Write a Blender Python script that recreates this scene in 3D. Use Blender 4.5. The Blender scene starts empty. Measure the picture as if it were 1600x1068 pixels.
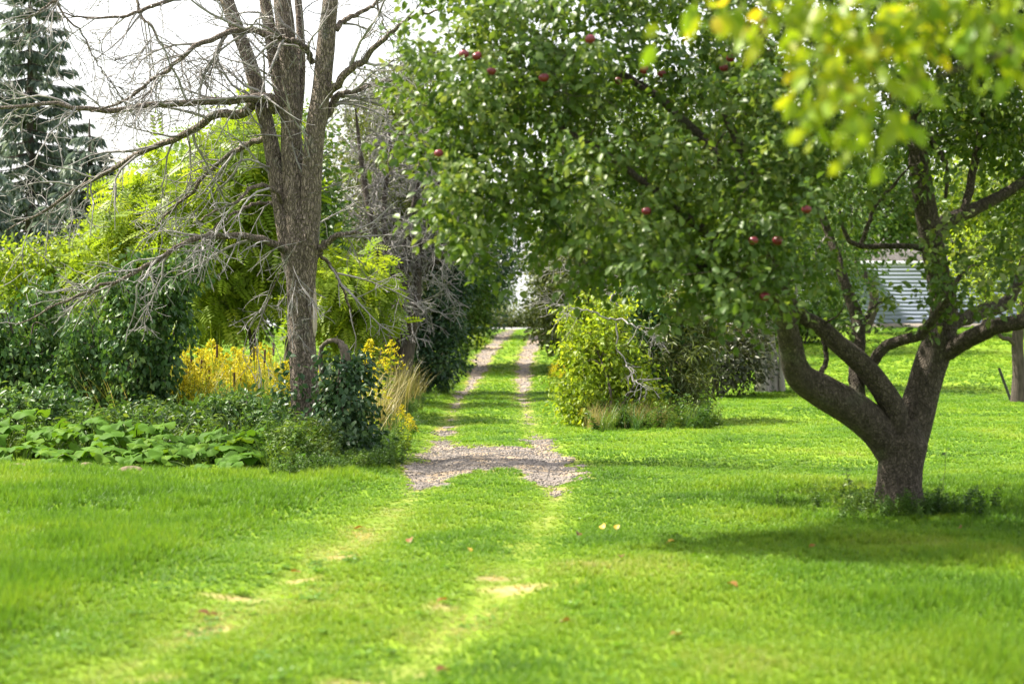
import bpy, math
import numpy as np
from mathutils import Vector

# ------------------------------------------------------------------ camera, sky, sun, exposure
F, H, HOR = 3111.1, 1.75, 505.0            # focal length in photo pixels, eye height, horizon row
SC = bpy.context.scene
COL = SC.collection
cam_d = bpy.data.cameras.new('camera')
cam = bpy.data.objects.new('camera', cam_d)
COL.objects.link(cam)
cam.location = (0, 0, H)
cam.rotation_euler = (math.radians(90) - math.atan((534 - HOR) / F), 0, 0)
cam_d.lens, cam_d.sensor_width = 70.0, 36.0
cam_d.clip_start, cam_d.clip_end = 0.1, 5000
cam_d.dof.use_dof = True
cam_d.dof.focus_distance = 28.0
cam_d.dof.aperture_fstop = 1.9
SC.camera = cam

SUN_EL, SUN_AZ = math.radians(52), math.radians(-70)   # azimuth from +Y towards +X
S = Vector((math.cos(SUN_EL) * math.sin(SUN_AZ), math.cos(SUN_EL) * math.cos(SUN_AZ), math.sin(SUN_EL)))
world = bpy.data.worlds.new('World')
SC.world = world
world.use_nodes = True
wn, wl = world.node_tree.nodes, world.node_tree.links
wn.clear()
sky = wn.new('ShaderNodeTexSky'); sky.sky_type = 'NISHITA'; sky.sun_disc = False
sky.sun_elevation = SUN_EL; sky.sun_rotation = SUN_AZ
sky.air_density = 1.0; sky.dust_density = 6.0; sky.ozone_density = 1.0
# thin bright high cloud over the whole sky
cl = wn.new('ShaderNodeTexNoise'); cl.inputs['Scale'].default_value = 2.2; cl.inputs['Detail'].default_value = 5
cr = wn.new('ShaderNodeMapRange'); cr.inputs[1].default_value = .3; cr.inputs[2].default_value = .7
cr.inputs[3].default_value = .55; cr.inputs[4].default_value = .85
mx = wn.new('ShaderNodeMix'); mx.data_type = 'RGBA'
mx.inputs[7].default_value = (5.4, 5.4, 5.4, 1)
bgd = wn.new('ShaderNodeBackground'); bgd.inputs[1].default_value = 0.12
wo = wn.new('ShaderNodeOutputWorld')
wl.new(cl.outputs[0], cr.inputs[0]); wl.new(cr.outputs[0], mx.inputs[0])
wl.new(sky.outputs[0], mx.inputs[6]); wl.new(mx.outputs[2], bgd.inputs[0]); wl.new(bgd.outputs[0], wo.inputs[0])

sun_d = bpy.data.lights.new('sun', 'SUN')
sun_d.energy, sun_d.angle, sun_d.color = 5.0, math.radians(0.6), (1.0, 0.93, 0.80)
sun = bpy.data.objects.new('sun', sun_d)
COL.objects.link(sun)
sun.rotation_euler = S.to_track_quat('Z', 'Y').to_euler()

SC.view_settings.view_transform = 'Standard'
SC.view_settings.look = 'None'
SC.view_settings.exposure = 1.68
SC.view_settings.gamma = 1.0
SC.view_settings.use_curve_mapping = False
SC.render.engine = 'CYCLES'
SC.cycles.use_denoising = True
SC.cycles.max_bounces = 6
SC.cycles.diffuse_bounces = 3
SC.cycles.glossy_bounces = 2
SC.cycles.transmission_bounces = 4
SC.cycles.caustics_reflective = SC.cycles.caustics_refractive = False

RNG = np.random.default_rng(7)

# ------------------------------------------------------------------ numeric helpers
def nz(v):
    v = np.asarray(v, float)
    return v / np.maximum(np.linalg.norm(v, axis=-1, keepdims=True), 1e-9)

def _hash(i, j, k):
    n = (i * 374761393 + j * 668265263 + k * 2147483647) & 0xffffffff
    n = ((n ^ (n >> 13)) * 1274126177) & 0xffffffff
    return ((n ^ (n >> 16)) & 0xffff) / 65535.0

def vnoise(x, y, z=0.0):
    x, y, z = np.broadcast_arrays(np.asarray(x, float), np.asarray(y, float), np.asarray(z, float))
    xi, yi, zi = np.floor(x).astype(np.int64), np.floor(y).astype(np.int64), np.floor(z).astype(np.int64)
    fx, fy, fz = x - xi, y - yi, z - zi
    fx, fy, fz = fx*fx*(3-2*fx), fy*fy*(3-2*fy), fz*fz*(3-2*fz)
    r = 0
    for a in (0, 1):
        for b in (0, 1):
            for c in (0, 1):
                w = (fx if a else 1-fx) * (fy if b else 1-fy) * (fz if c else 1-fz)
                r = r + w * _hash(xi+a, yi+b, zi+c)
    return r

def fbm(x, y, z=0.0, o=3):
    r, a, s = 0, .5, 0
    for i in range(o):
        r = r + a * vnoise(np.asarray(x)*2**i + 17*i, np.asarray(y)*2**i - 9*i, np.asarray(z)*2**i); s += a; a *= .5
    return r / s

def sstep(a, b, x):
    t = np.clip((np.asarray(x, float) - a) / (b - a), 0, 1)
    return t*t*(3-2*t)

# the drive: its centre line curves as seen in the photograph
_cy = np.array([0, 8, 10.5, 13, 17, 22.5, 30, 49, 71.6, 83.5, 95, 130.])
_cx = np.array([-3.2, -1.65, -1.2, -.85, -.47, -.2, -.36, -.53, -.23, .3, .7, 1.5])
_fy = np.linspace(0, 130, 520); _fx = np.interp(_fy, _cy, _cx)
_fx = np.convolve(np.pad(_fx, 8, mode='edge'), np.ones(17)/17, 'valid')
def drive_x(Y): return np.interp(Y, _fy, _fx)

def track_dist(X, Y):
    c = drive_x(Y)
    return np.minimum(np.abs(X - c + .74), np.abs(X - c - .74))

def gravel_mask(X, Y):
    X, Y = np.asarray(X, float), np.asarray(Y, float)
    n = fbm(X*2.2, Y*1.1, 3.3) - .5
    n2 = fbm(X*7, Y*5, 8.1, 2) - .5
    w = np.interp(Y, [20, 22, 28, 32, 45, 55, 65, 90, 97], [-.2, .05, .16, .0, .0, .10, .25, .27, .15])
    m = w - track_dist(X, Y) + n*.75*np.interp(Y, [20, 60, 90], [1, .8, .35]) + n2*.16
    # the wide gravel patch where the drive opens to the lawn
    c = drive_x(Y)
    half = np.interp(Y, [21.3, 22.4, 24, 27, 28.6], [.2, 1.05, 1.12, .95, .2])
    p = half - np.abs(X - c) + n*.9 + n2*.45
    p = np.minimum(p, (Y - 21.3) * .5 + n*.4)
    p = np.minimum(p, (28.3 - Y) * .35 + n*.5)
    lobe = 1 - ((X - c - .02)/.62)**2 - ((Y - 20.9)/2.7)**2
    p = np.minimum(p, -lobe*.7 + n*.6 + n2*.4)
    return np.maximum(m, p)

DRY = [(370, 932, 60, 6), (330, 977, 50, 7), (530, 871, 40, 6), (815, 916, 75, 7), (690, 947, 35, 6), (245, 1055, 60, 10),
       (470, 905, 45, 5), (905, 914, 25, 4), (780, 900, 35, 4), (870, 757, 35, 5), (690, 668, 14, 9), (828, 690, 14, 8), (300, 985, 50, 5), (540, 1065, 60, 5)]
_DR = []
for _x, _y, _rx, _ry in DRY:
    _Y = F*H/(_y - HOR); _DR.append(((_x-800)/F*_Y, _Y, _rx/F*_Y, _ry*_Y*_Y/(F*H)))

def dry_mask(X, Y):
    X, Y = np.asarray(X, float), np.asarray(Y, float)
    n = fbm(X*5, Y*3, 1.7) - .5
    d = np.full(np.broadcast(X, Y).shape, -1.0)
    for cx, cy, rx, ry in _DR:
        d = np.maximum(d, 1 - ((X-cx)/rx)**2 - ((Y-cy)/ry)**2 + n*1.3)
    d = np.maximum(d, np.minimum(gravel_mask(X, Y)*3 + .55, 1) + n*.4)
    tr = .8 - track_dist(X, Y)/.3 + n*2.0 + np.interp(Y, [9, 12, 20, 26, 40], [-.35, -.1, -.05, .0, .1])
    return np.clip(np.maximum(d, tr*.24), 0, 1)

def bank_x(Y):       # edge where the longer left-hand lawn begins
    return np.interp(Y, [7, 11, 13, 16, 19, 22], [-2.9, -2.75, -2.55, -2.3, -1.95, -1.55])

def tz(X, Y):
    X, Y = np.asarray(X, float), np.asarray(Y, float)
    st = np.interp(X, [2, 9], [52, 43])
    z = 1.42 * sstep(0, 1, (Y - st) / (96 - st))
    z = z + sstep(5, 14, X) * sstep(44, 75, Y) * .32 * (1 - sstep(100, 160, Y))
    z = z + (fbm(X*.35, Y*.35, 5) - .5) * .10 * np.interp(Y, [3, 9], [.3, 1])
    z = z + (fbm(X*1.8, Y*1.8, 2, 2) - .5) * .03
    z = z - .035 * np.exp(-(track_dist(X, Y)/.22)**2) * (1 - sstep(90, 97, Y)) * sstep(5, 10, Y)
    z = z + .045 * sstep(.25, -.35, X - bank_x(Y)) * (1 - sstep(22, 26, Y))
    z = z - 3.0 * sstep(130, 600, Y)
    return z

def P(px, py, Y):
    return np.array([(px - 800) / F * Y, Y, H - (py - HOR) / F * Y])

def Gp(px, py):
    Y = 30.0
    for _ in range(60):
        z = float(tz((px-800)/F*Y, Y)); Y = .5*Y + .5*min(max(F*(H-z)/max(py-HOR, 2), 5), 110)
    return np.array([(px-800)/F*Y, Y, float(tz((px-800)/F*Y, Y))])

def on_ground(x, y): return np.array([x, y, float(tz(x, y))])

# ------------------------------------------------------------------ mesh accumulation
class Acc:
    def __init__(s): s.v, s.f, s.a, s.n = [], [], [], 0
    def add(s, v, f, a=None):
        v = np.asarray(v, float).reshape(-1, 3)
        s.v.append(v); s.f.append(np.asarray(f, np.int64) + s.n)
        s.a.append(np.full(len(v), .5) if a is None else np.broadcast_to(np.asarray(a, float), (len(v),)))
        s.n += len(v)
    def mesh(s, name, mat, origin=(0, 0, 0), smooth=False):
        v = np.concatenate(s.v) - np.asarray(origin, float)
        me = bpy.data.meshes.new(name)
        lv = np.concatenate([f.ravel() for f in s.f])
        tot = np.concatenate([np.full(len(f), f.shape[1]) for f in s.f])
        me.vertices.add(len(v)); me.vertices.foreach_set('co', v.astype(np.float32).ravel())
        me.loops.add(len(lv)); me.loops.foreach_set('vertex_index', lv.astype(np.int32))
        me.polygons.add(len(tot))
        me.polygons.foreach_set('loop_start', np.concatenate([[0], np.cumsum(tot)[:-1]]).astype(np.int32))
        if smooth: me.polygons.foreach_set('use_smooth', np.ones(len(tot), bool))
        at = me.attributes.new('rnd', 'FLOAT', 'POINT')
        at.data.foreach_set('value', np.concatenate(s.a).astype(np.float32))
        me.update(calc_edges=True)
        me.materials.append(mat)
        return me

def link(name, data, parent=None, loc=None):
    o = bpy.data.objects.new(name, data); COL.objects.link(o)
    if parent is not None: o.parent = parent
    if loc is not None: o.location = loc
    return o

def tag(o, label=None, cat=None, group=None, kind=None):
    if label: o['label'] = label
    if cat: o['category'] = cat
    if group: o['group'] = group
    if kind: o['kind'] = kind
    return o

def thing(name, label, cat, loc, group=None):
    o = link(name, None, None, tuple(loc)); o.empty_display_size = .2
    return tag(o, label, cat, group)

def part(name, acc, mat, root, smooth=False, kind=None, label=None):
    base = np.array(root.location) if root is not None else np.zeros(3)
    o = link(name, acc.mesh(name, mat, base, smooth), root)
    return tag(o, label, kind=kind)

def copy_tree(o, loc, rz=0, sc=1.0, label=None):
    c = o.copy(); COL.objects.link(c)
    c.location = tuple(loc); c.rotation_euler = (.0 if rz == 0 else .12*math.sin(rz*7), .0 if rz == 0 else .12*math.cos(rz*5), rz); c.scale = (sc, sc, sc)
    if label: c['label'] = label
    for ch in o.children:
        d = ch.copy(); COL.objects.link(d); d.parent = c
    return c

# ------------------------------------------------------------------ shape builders
def tubes(acc, pts, rad, k=6, a=.5, cap=True, rough=0.0, seed=0.0):
    """pts (B,n,3), rad (B,n): B tapered tubes of n rings."""
    pts = np.asarray(pts, float); rad = np.asarray(rad, float)
    if pts.ndim == 2: pts, rad = pts[None], rad[None]
    B, n, _ = pts.shape
    t = nz(np.gradient(pts, axis=1))
    m = nz(t.mean(axis=1))
    ref = np.zeros((B, 3)); ref[np.arange(B), np.argmin(np.abs(m), axis=1)] = 1
    u = nz(np.cross(t, ref[:, None, :])); w = np.cross(t, u)
    ang = np.linspace(0, 2*np.pi, k, endpoint=False)
    ca, sa = np.cos(ang), np.sin(ang)
    d = u[:, :, None, :]*ca[None, None, :, None] + w[:, :, None, :]*sa[None, None, :, None]
    R = rad[:, :, None, None] * np.ones((1, 1, k, 1))
    if rough:
        c = pts[:, :, None, :]
        q = c + d * rad[:, :, None, None]
        al = np.concatenate([np.zeros((B, 1)), np.cumsum(np.linalg.norm(np.diff(pts, axis=1), axis=2), 1)], 1)[:, :, None]
        rid = np.abs(fbm(ca*4.2 + seed, sa*4.2, al*1.1, 3) - .5)*2
        lum = fbm(ca*.9 + seed, sa*.9, al*1.7 + seed, 2) - .5
        R = R * (1 + rough*(1.0*rid + 1.3*lum)[..., None])
    v = pts[:, :, None, :] + d * R
    i = np.arange(n-1)[:, None]*k; j = np.arange(k)[None, :]; j2 = (j+1) % k
    q = np.stack([i+j, i+j2, i+k+j2, i+k+j], -1).reshape(-1, 4)
    f = (q[None] + (np.arange(B)*n*k)[:, None, None]).reshape(-1, 4)
    av = np.broadcast_to(np.asarray(a, float).reshape(-1, 1), (B, n*k)).ravel() if np.ndim(a) else a
    acc.add(v.reshape(-1, 3), f, av)

def smooth_line(pts, rad, n):
    pts, rad = np.asarray(pts, float), np.asarray(rad, float)
    if len(pts) < 3:
        t = np.linspace(0, 1, n)[:, None]
        return pts[0]*(1-t) + pts[-1]*t, np.interp(t[:, 0], [0, 1], [rad[0], rad[-1]])
    Q = np.vstack([2*pts[0]-pts[1], pts, 2*pts[-1]-pts[-2]])
    s = np.linspace(0, len(pts)-1-1e-6, n); i = s.astype(int); t = (s - i)[:, None]
    p0, p1, p2, p3 = Q[i], Q[i+1], Q[i+2], Q[i+3]
    o = .5*((2*p1) + (-p0+p2)*t + (2*p0-5*p1+4*p2-p3)*t**2 + (-p0+3*p1-3*p2+p3)*t**3)
    return o, np.interp(s, np.arange(len(rad)), rad)

T_OVAL = (np.array([[0, 0, 0], [-.40, .26, .10], [-.46, .62, .08], [0, 1, -.14], [.46, .62, .08], [.40, .26, .10], [0, .3, 0], [0, .66, -.03]]),
          [np.array([[0, 6, 1], [2, 7, 3], [0, 5, 6], [4, 3, 7]]), np.array([[1, 6, 7, 2], [5, 4, 7, 6]])])
T_DIA = (np.array([[0, 0, 0], [-.5, .48, .10], [0, 1, -.12], [.5, .48, .10], [0, .5, -.03]]),
         [np.array([[0, 4, 1], [1, 4, 2], [0, 3, 4], [4, 3, 2]])])
T_QUAD = (np.array([[0, 0, 0], [-.5, .5, .08], [0, 1, -.1], [.5, .5, .08]]), [np.array([[0, 3, 2, 1]])])
def _pinnate():
    v, f = [], []
    def leaflet(b, d, L):
        d = nz(d); p = np.array([-d[1], d[0], 0]); k = len(v)
        v.extend([b, b + d*L*.45 + p*L*.19 + [0, 0, -.02], b + d*L + [0, 0, -.10*L], b + d*L*.45 - p*L*.19 + [0, 0, -.02]])
        f.append([k, k+1, k+2, k+3])
    for i in range(6):
        y = .16 + .14*i; z = -.25*y*y
        for s in (-1, 1): leaflet(np.array([0, y, z]), np.array([s, .45, 0]), .36*(1 - .05*abs(i-2)))
    leaflet(np.array([0, .97, -.24]), np.array([0, 1., 0]), .25)
    return np.array(v), [np.array(f)]
T_PIN = _pinnate()
def _lobed(nl=3):
    # maple / grape like leaf: fan round the stalk point
    an = np.radians([-150, -110, -85, -60, -35, -12, 0, 12, 35, 60, 85, 110, 150]); rr = [.35, .5, .38, .62, .45, .7, 1., .7, .45, .62, .38, .5, .35]
    v = [[0, 0, 0]] + [[math.sin(a)*r, math.cos(a)*r + .1, -.12*r*r] for a, r in zip(an, rr)]
    f = [[0, i+1, i] for i in range(1, len(an))]
    return np.array(v), [np.array(f)]
T_LOBE = _lobed()

def leaves(acc, pos, axis, nrm, size, T, rnd, width=.55):
    tv, tf = T
    N = len(pos)
    a = nz(axis); n = nz(nrm - (nrm*a).sum(1, keepdims=True)*a); b = np.cross(a, n)
    size = np.broadcast_to(np.asarray(size, float), (N,))
    V = pos[:, None, :] + size[:, None, None]*(tv[None, :, 0:1]*width*b[:, None, :] + tv[None, :, 1:2]*a[:, None, :] + tv[None, :, 2:3]*n[:, None, :])
    K = len(tv); off = (np.arange(N)*K)[:, None, None]
    first = True
    base = acc.n
    acc.add(V.reshape(-1, 3), (tf[0][None] + off).reshape(-1, tf[0].shape[1]), np.repeat(rnd, K))
    for g in tf[1:]:
        acc.f.append((g[None] + off).reshape(-1, g.shape[1]) + base)

def E(px, py, Y, rx, ry, rY):
    return P(px, py, Y), np.array([rx/F*Y, rY, ry/F*Y])

def sample(ells, n, rng, shell=.5):
    w = np.cumsum([(float(r[0])*float(r[1])*float(r[2]))**(2/3) for _, r in ells])
    idx = np.minimum(np.searchsorted(w, rng.random(n)*w[-1]), len(ells)-1)
    c = np.array([e[0] for e in ells])[idx]; r = np.array([e[1] for e in ells])[idx]
    d = nz(rng.normal(size=(n, 3)))
    f = (shell**3 + (1-shell**3)*rng.random(n))**(1/3)
    return c + d*r*f[:, None], c

def clump_leaves(acc, C, cen, n, spread, size, T, rng, up=.5, droop=.35, out=.6, width=.55, sv=.3, flat=.75, spray=0.0):
    M = len(C); N = M*n
    cc = np.repeat(C, n, 0); ce = np.repeat(cen, n, 0)
    off = rng.normal(size=(N, 3))*[spread, spread, spread*flat]
    pos = cc + off
    o = nz(cc - ce + rng.normal(size=(N, 3))*.15)
    if spray:
        sd = np.repeat(nz(nz(C - cen)*.7 + rng.normal(size=(M, 3))*.55 + [0, 0, .12]), n, 0)
        ln = np.repeat(spray*(.6 + .8*rng.random(M)), n)[:, None]
        off = off*.42; pos = cc + sd*ln*(rng.random((N, 1)) - .35) + off
    axis = nz(nz(off)*.7 + o*.35 + rng.normal(size=(N, 3))*.5 + [0, 0, -droop])
    nrm = nz(o*out + [0, 0, up] + rng.normal(size=(N, 3))*.55)
    cr = np.repeat(rng.random(M), n)
    rnd = np.clip(.45*cr + .55*rng.random(N), 0, 1)
    leaves(acc, pos, axis, nrm, size*(1 + sv*(rng.random(N)*2-1)), T, rnd, width)
    return pos, axis, nrm, rnd

def grow(nodes, nrad, C, rng, r0=.03, r1=.004, wob=.12, bend=.25, acc=None, k=4, npt=6):
    """join every clump to the nearest branch node with a bent, tapering branch."""
    nodes, nrad = [np.asarray(nodes, float)], [np.asarray(nrad, float)]
    allN, allR = nodes[0], nrad[0]
    D = np.linalg.norm(C[:, None, :] - allN[None], axis=2).min(1)
    bp, br = [], []
    for i in np.argsort(D):
        c = C[i]
        d = np.linalg.norm(allN - c, axis=1) + np.maximum(0, allN[:, 2] - c[2])*.4
        j = int(np.argmin(d)); b = allN[j]; L = np.linalg.norm(c - b)
        if L < .05: continue
        t = np.linspace(0, 1, npt)[:, None]
        side = rng.normal(size=3)*L*wob
        pts = b*(1-t) + c*t + side*np.sin(np.pi*t) + np.array([0, 0, L*bend])*np.sin(np.pi*t)*.5
        pts[1:-1] += rng.normal(size=(npt-2, 3))*L*.03
        rs = min(allR[j]*.8, r0*(.35 + .4*L)); rs = max(rs, r1)
        rad = rs*(1-t[:, 0]) + r1*t[:, 0]
        bp.append(pts); br.append(rad)
        allN = np.vstack([allN, pts[1:]]); allR = np.concatenate([allR, rad[1:]])
    if bp and acc is not None: tubes(acc, np.array(bp), np.array(br), k)
    return allN, allR

# ------------------------------------------------------------------ materials
def mat(name):
    m = bpy.data.materials.new(name); m.use_nodes = True
    nt = m.node_tree; nt.nodes.clear()
    return m, nt.nodes, nt.links

def ramp(nodes, cols):
    r = nodes.new('ShaderNodeValToRGB'); el = r.color_ramp.elements
    while len(el) < len(cols): el.new(.5)
    for i, (p, c) in enumerate(cols): el[i].position = p; el[i].color = (*c, 1)
    return r

def leaf_mat(name, cols, trans=.38, gloss=.35, rough=.42, attr='rnd', warm=(1.25, 1.15, .55), wn_scale=0.9, inst=False):
    m, N, L = mat(name)
    at = N.new('ShaderNodeAttribute'); at.attribute_name = attr
    if inst: at.attribute_type = 'INSTANCER'
    geo = N.new('ShaderNodeNewGeometry')
    no = N.new('ShaderNodeTexNoise'); no.inputs['Scale'].default_value = wn_scale; no.inputs['Detail'].default_value = 3
    L.new(geo.outputs['Position'], no.inputs['Vector'])
    ma = N.new('ShaderNodeMath'); ma.operation = 'MULTIPLY_ADD'; ma.inputs[1].default_value = .7; ma.inputs[2].default_value = -.35
    L.new(no.outputs[0], ma.inputs[0])
    ad = N.new('ShaderNodeMath'); ad.operation = 'ADD'; L.new(at.outputs['Fac'], ad.inputs[0]); L.new(ma.outputs[0], ad.inputs[1])
    r = ramp(N, cols); L.new(ad.outputs[0], r.inputs[0])
    p = N.new('ShaderNodeBsdfPrincipled'); p.inputs['Roughness'].default_value = rough
    p.inputs['Specular IOR Level'].default_value = gloss
    L.new(r.outputs[0], p.inputs['Base Color'])
    tr = N.new('ShaderNodeBsdfTranslucent')
    mu = N.new('ShaderNodeMix'); mu.data_type = 'RGBA'; mu.blend_type = 'MULTIPLY'; mu.inputs[0].default_value = 1
    L.new(r.outputs[0], mu.inputs[6]); mu.inputs[7].default_value = (*warm, 1); mu.clamp_result = False
    L.new(mu.outputs[2], tr.inputs[0])
    mi = N.new('ShaderNodeMixShader'); mi.inputs[0].default_value = trans
    L.new(p.outputs[0], mi.inputs[1]); L.new(tr.outputs[0], mi.inputs[2])
    o = N.new('ShaderNodeOutputMaterial'); L.new(mi.outputs[0], o.inputs[0])
    return m

def surf_mat(name, cols, scale=(8, 8, 2), detail=6, rough=.85, bump=.4, bdist=.02, bscale=None, spec=.25, moss=None, crack=None, cdark=.35):
    """noise coloured, bumpy surface in object space (stretched for bark when scale z is small)."""
    m, N, L = mat(name)
    tc = N.new('ShaderNodeTexCoord'); mp = N.new('ShaderNodeMapping'); mp.inputs['Scale'].default_value = scale
    L.new(tc.outputs['Object'], mp.inputs['Vector'])
    no = N.new('ShaderNodeTexNoise'); no.inputs['Scale'].default_value = 1; no.inputs['Detail'].default_value = detail
    no.inputs['Roughness'].default_value = .65
    L.new(mp.outputs[0], no.inputs['Vector'])
    r = ramp(N, cols); L.new(no.outputs[0], r.inputs[0])
    col = r.outputs[0]
    if moss:
        n2 = N.new('ShaderNodeTexNoise'); n2.inputs['Scale'].default_value = moss[1]; n2.inputs['Detail'].default_value = 5
        L.new(tc.outputs['Object'], n2.inputs['Vector'])
        mr = N.new('ShaderNodeMapRange'); mr.inputs[1].default_value = moss[2]; mr.inputs[2].default_value = moss[2] + .15
        L.new(n2.outputs[0], mr.inputs[0])
        mm = N.new('ShaderNodeMix'); mm.data_type = 'RGBA'; L.new(mr.outputs[0], mm.inputs[0])
        L.new(col, mm.inputs[6]); mm.inputs[7].default_value = (*moss[0], 1); col = mm.outputs[2]
    vc = None
    if crack:
        mp3 = N.new('ShaderNodeMapping'); mp3.inputs['Scale'].default_value = crack
        ws = N.new('ShaderNodeTexNoise'); ws.inputs['Scale'].default_value = 9; ws.inputs['Detail'].default_value = 3
        L.new(tc.outputs['Object'], ws.inputs['Vector'])
        va = N.new('ShaderNodeVectorMath'); va.operation = 'MULTIPLY_ADD'; va.inputs[1].default_value = (.10, .10, .10)
        L.new(ws.outputs['Color'], va.inputs[0]); L.new(tc.outputs['Object'], va.inputs[2]); L.new(va.outputs[0], mp3.inputs['Vector'])
        vo = N.new('ShaderNodeTexVoronoi'); vo.feature = 'DISTANCE_TO_EDGE'; vo.inputs['Scale'].default_value = 1
        L.new(mp3.outputs[0], vo.inputs['Vector'])
        vr = N.new('ShaderNodeMapRange'); vr.inputs[1].default_value = .0; vr.inputs[2].default_value = .22; vr.inputs[3].default_value = cdark; vr.inputs[4].default_value = 1.15
        L.new(vo.outputs['Distance'], vr.inputs[0]); vc = vr.outputs[0]
        mk = N.new('ShaderNodeMix'); mk.data_type = 'RGBA'; mk.blend_type = 'MULTIPLY'; mk.inputs[0].default_value = 1
        L.new(col, mk.inputs[6]); L.new(vc, mk.inputs[7]); col = mk.outputs[2]
    p = N.new('ShaderNodeBsdfPrincipled'); p.inputs['Roughness'].default_value = rough; p.inputs['Specular IOR Level'].default_value = spec
    L.new(col, p.inputs['Base Color'])
    if bump:
        mp2 = N.new('ShaderNodeMapping'); mp2.inputs['Scale'].default_value = bscale or tuple(s*2.5 for s in scale)
        L.new(tc.outputs['Object'], mp2.inputs['Vector'])
        n3 = N.new('ShaderNodeTexNoise'); n3.inputs['Scale'].default_value = 1; n3.inputs['Detail'].default_value = 8
        n3.inputs['Roughness'].default_value = .6
        L.new(mp2.outputs[0], n3.inputs['Vector'])
        b = N.new('ShaderNodeBump'); b.inputs['Strength'].default_value = bump; b.inputs['Distance'].default_value = bdist
        hgt = n3.outputs[0]
        if vc is not None:
            sm = N.new('ShaderNodeMath'); sm.operation = 'ADD'; L.new(hgt, sm.inputs[0]); L.new(vc, sm.inputs[1]); hgt = sm.outputs[0]
        L.new(hgt, b.inputs['Height']); L.new(b.outputs[0], p.inputs['Normal'])
    o = N.new('ShaderNodeOutputMaterial'); L.new(p.outputs[0], o.inputs[0])
    return m

M = {}
M['dead_bark'] = surf_mat('dead_bark', [(.25, (.085, .066, .053)), (.5, (.23, .185, .15)), (.75, (.37, .31, .26))], (26, 26, 8), bump=1.0, bdist=.05, bscale=(60, 60, 20), crack=(34, 34, 6.5), cdark=.5, moss=((.21, .22, .19), 3.0, .58))
M['dead_twig'] = surf_mat('dead_twig', [(.3, (.10, .09, .085)), (.5, (.22, .205, .20)), (.7, (.36, .345, .335))], (3, 3, 3), bump=.3, bdist=.005)
M['wood_bare'] = surf_mat('wood_bare', [(.3, (.30, .24, .19)), (.7, (.50, .43, .36))], (30, 30, 2), bump=.5, bdist=.01)
M['apple_bark'] = surf_mat('apple_bark', [(.25, (.035, .028, .022)), (.5, (.095, .078, .060)), (.78, (.19, .155, .125))], (24, 24, 14), bump=1.0, bdist=.04, bscale=(52, 52, 30), crack=(46, 46, 17), cdark=.62, moss=((.13, .13, .085), 3.5, .56))
M['grey_bark'] = surf_mat('grey_bark', [(.3, (.16, .145, .13)), (.7, (.36, .335, .30))], (14, 14, 2.5), bump=.8, bdist=.03)
M['dark_bark'] = surf_mat('dark_bark', [(.3, (.03, .025, .02)), (.7, (.10, .08, .066))], (18, 18, 4), bump=.6, bdist=.02)
M['vine_stem'] = surf_mat('vine_stem', [(.3, (.05, .04, .033)), (.7, (.16, .13, .105))], (30, 30, 5), bump=.9, bdist=.01)
M['apple_leaf'] = leaf_mat('apple_leaf', [(.0, (.040, .085, .016)), (.45, (.078, .140, .024)), (.75, (.125, .185, .034)), (1., (.20, .24, .09))], trans=.42, gloss=.32, rough=.42)
M['near_leaf'] = leaf_mat('near_leaf', [(.0, (.10, .20, .014)), (.5, (.20, .29, .016)), (.85, (.31, .34, .02)), (1., (.44, .36, .02))], trans=.5, gloss=.3)
M['vine_leaf'] = leaf_mat('vine_leaf', [(.0, (.026, .075, .022)), (.5, (.058, .130, .032)), (1., (.13, .21, .045))], trans=.36, gloss=.3, rough=.42)
M['ivy_leaf'] = leaf_mat('ivy_leaf', [(.0, (.014, .042, .018)), (.5, (.030, .075, .028)), (1., (.08, .14, .045))], trans=.25, gloss=.25, rough=.42)
M['lime_leaf'] = leaf_mat('lime_leaf', [(.0, (.105, .18, .016)), (.5, (.19, .28, .022)), (1., (.30, .36, .035))], trans=.55, gloss=.25)
M['mid_leaf'] = leaf_mat('mid_leaf', [(.0, (.035, .085, .018)), (.5, (.075, .145, .026)), (1., (.15, .21, .035))], trans=.4, gloss=.3)
M['olive_leaf'] = leaf_mat('olive_leaf', [(.0, (.045, .065, .020)), (.5, (.085, .115, .030)), (1., (.15, .17, .045))], trans=.35, gloss=.3)
M['dark_leaf'] = leaf_mat('dark_leaf', [(.0, (.012, .038, .020)), (.5, (.025, .065, .030)), (1., (.06, .11, .04))], trans=.22, gloss=.35)
M['spruce'] = leaf_mat('spruce', [(.0, (.075, .11, .09)), (.5, (.12, .165, .135)), (1., (.19, .23, .18))], trans=.35, gloss=.2, warm=(1.1, 1.1, .9))
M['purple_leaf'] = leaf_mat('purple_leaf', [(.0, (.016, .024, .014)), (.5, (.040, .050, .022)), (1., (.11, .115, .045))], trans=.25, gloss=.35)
M['squash_leaf'] = leaf_mat('squash_leaf', [(.0, (.040, .105, .010)), (.5, (.075, .165, .014)), (1., (.14, .23, .02))], trans=.38, gloss=.08, rough=.6, wn_scale=4)
M['stem_green'] = leaf_mat('stem_green', [(.0, (.07, .13, .02)), (1., (.16, .23, .05))], trans=.15)
M['gold'] = leaf_mat('gold', [(.0, (.36, .30, .010)), (.5, (.48, .43, .015)), (1., (.56, .54, .05))], trans=.4, gloss=.1, warm=(1.1, 1., .6))
M['cattail'] = surf_mat('cattail', [(.3, (.05, .022, .012)), (.7, (.10, .05, .025))], (60, 60, 60), bump=.3, bdist=.003, rough=.95)
M['grass'] = leaf_mat('grass', [(.0, (.048, .120, .012)), (.35, (.108, .222, .016)), (.65, (.185, .285, .022)), (.85, (.27, .31, .08)), (1., (.42, .36, .16))], trans=.45, gloss=.22, rough=.45, attr='tint', inst=True, wn_scale=.55, warm=(1.2, 1.15, .6))
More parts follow.
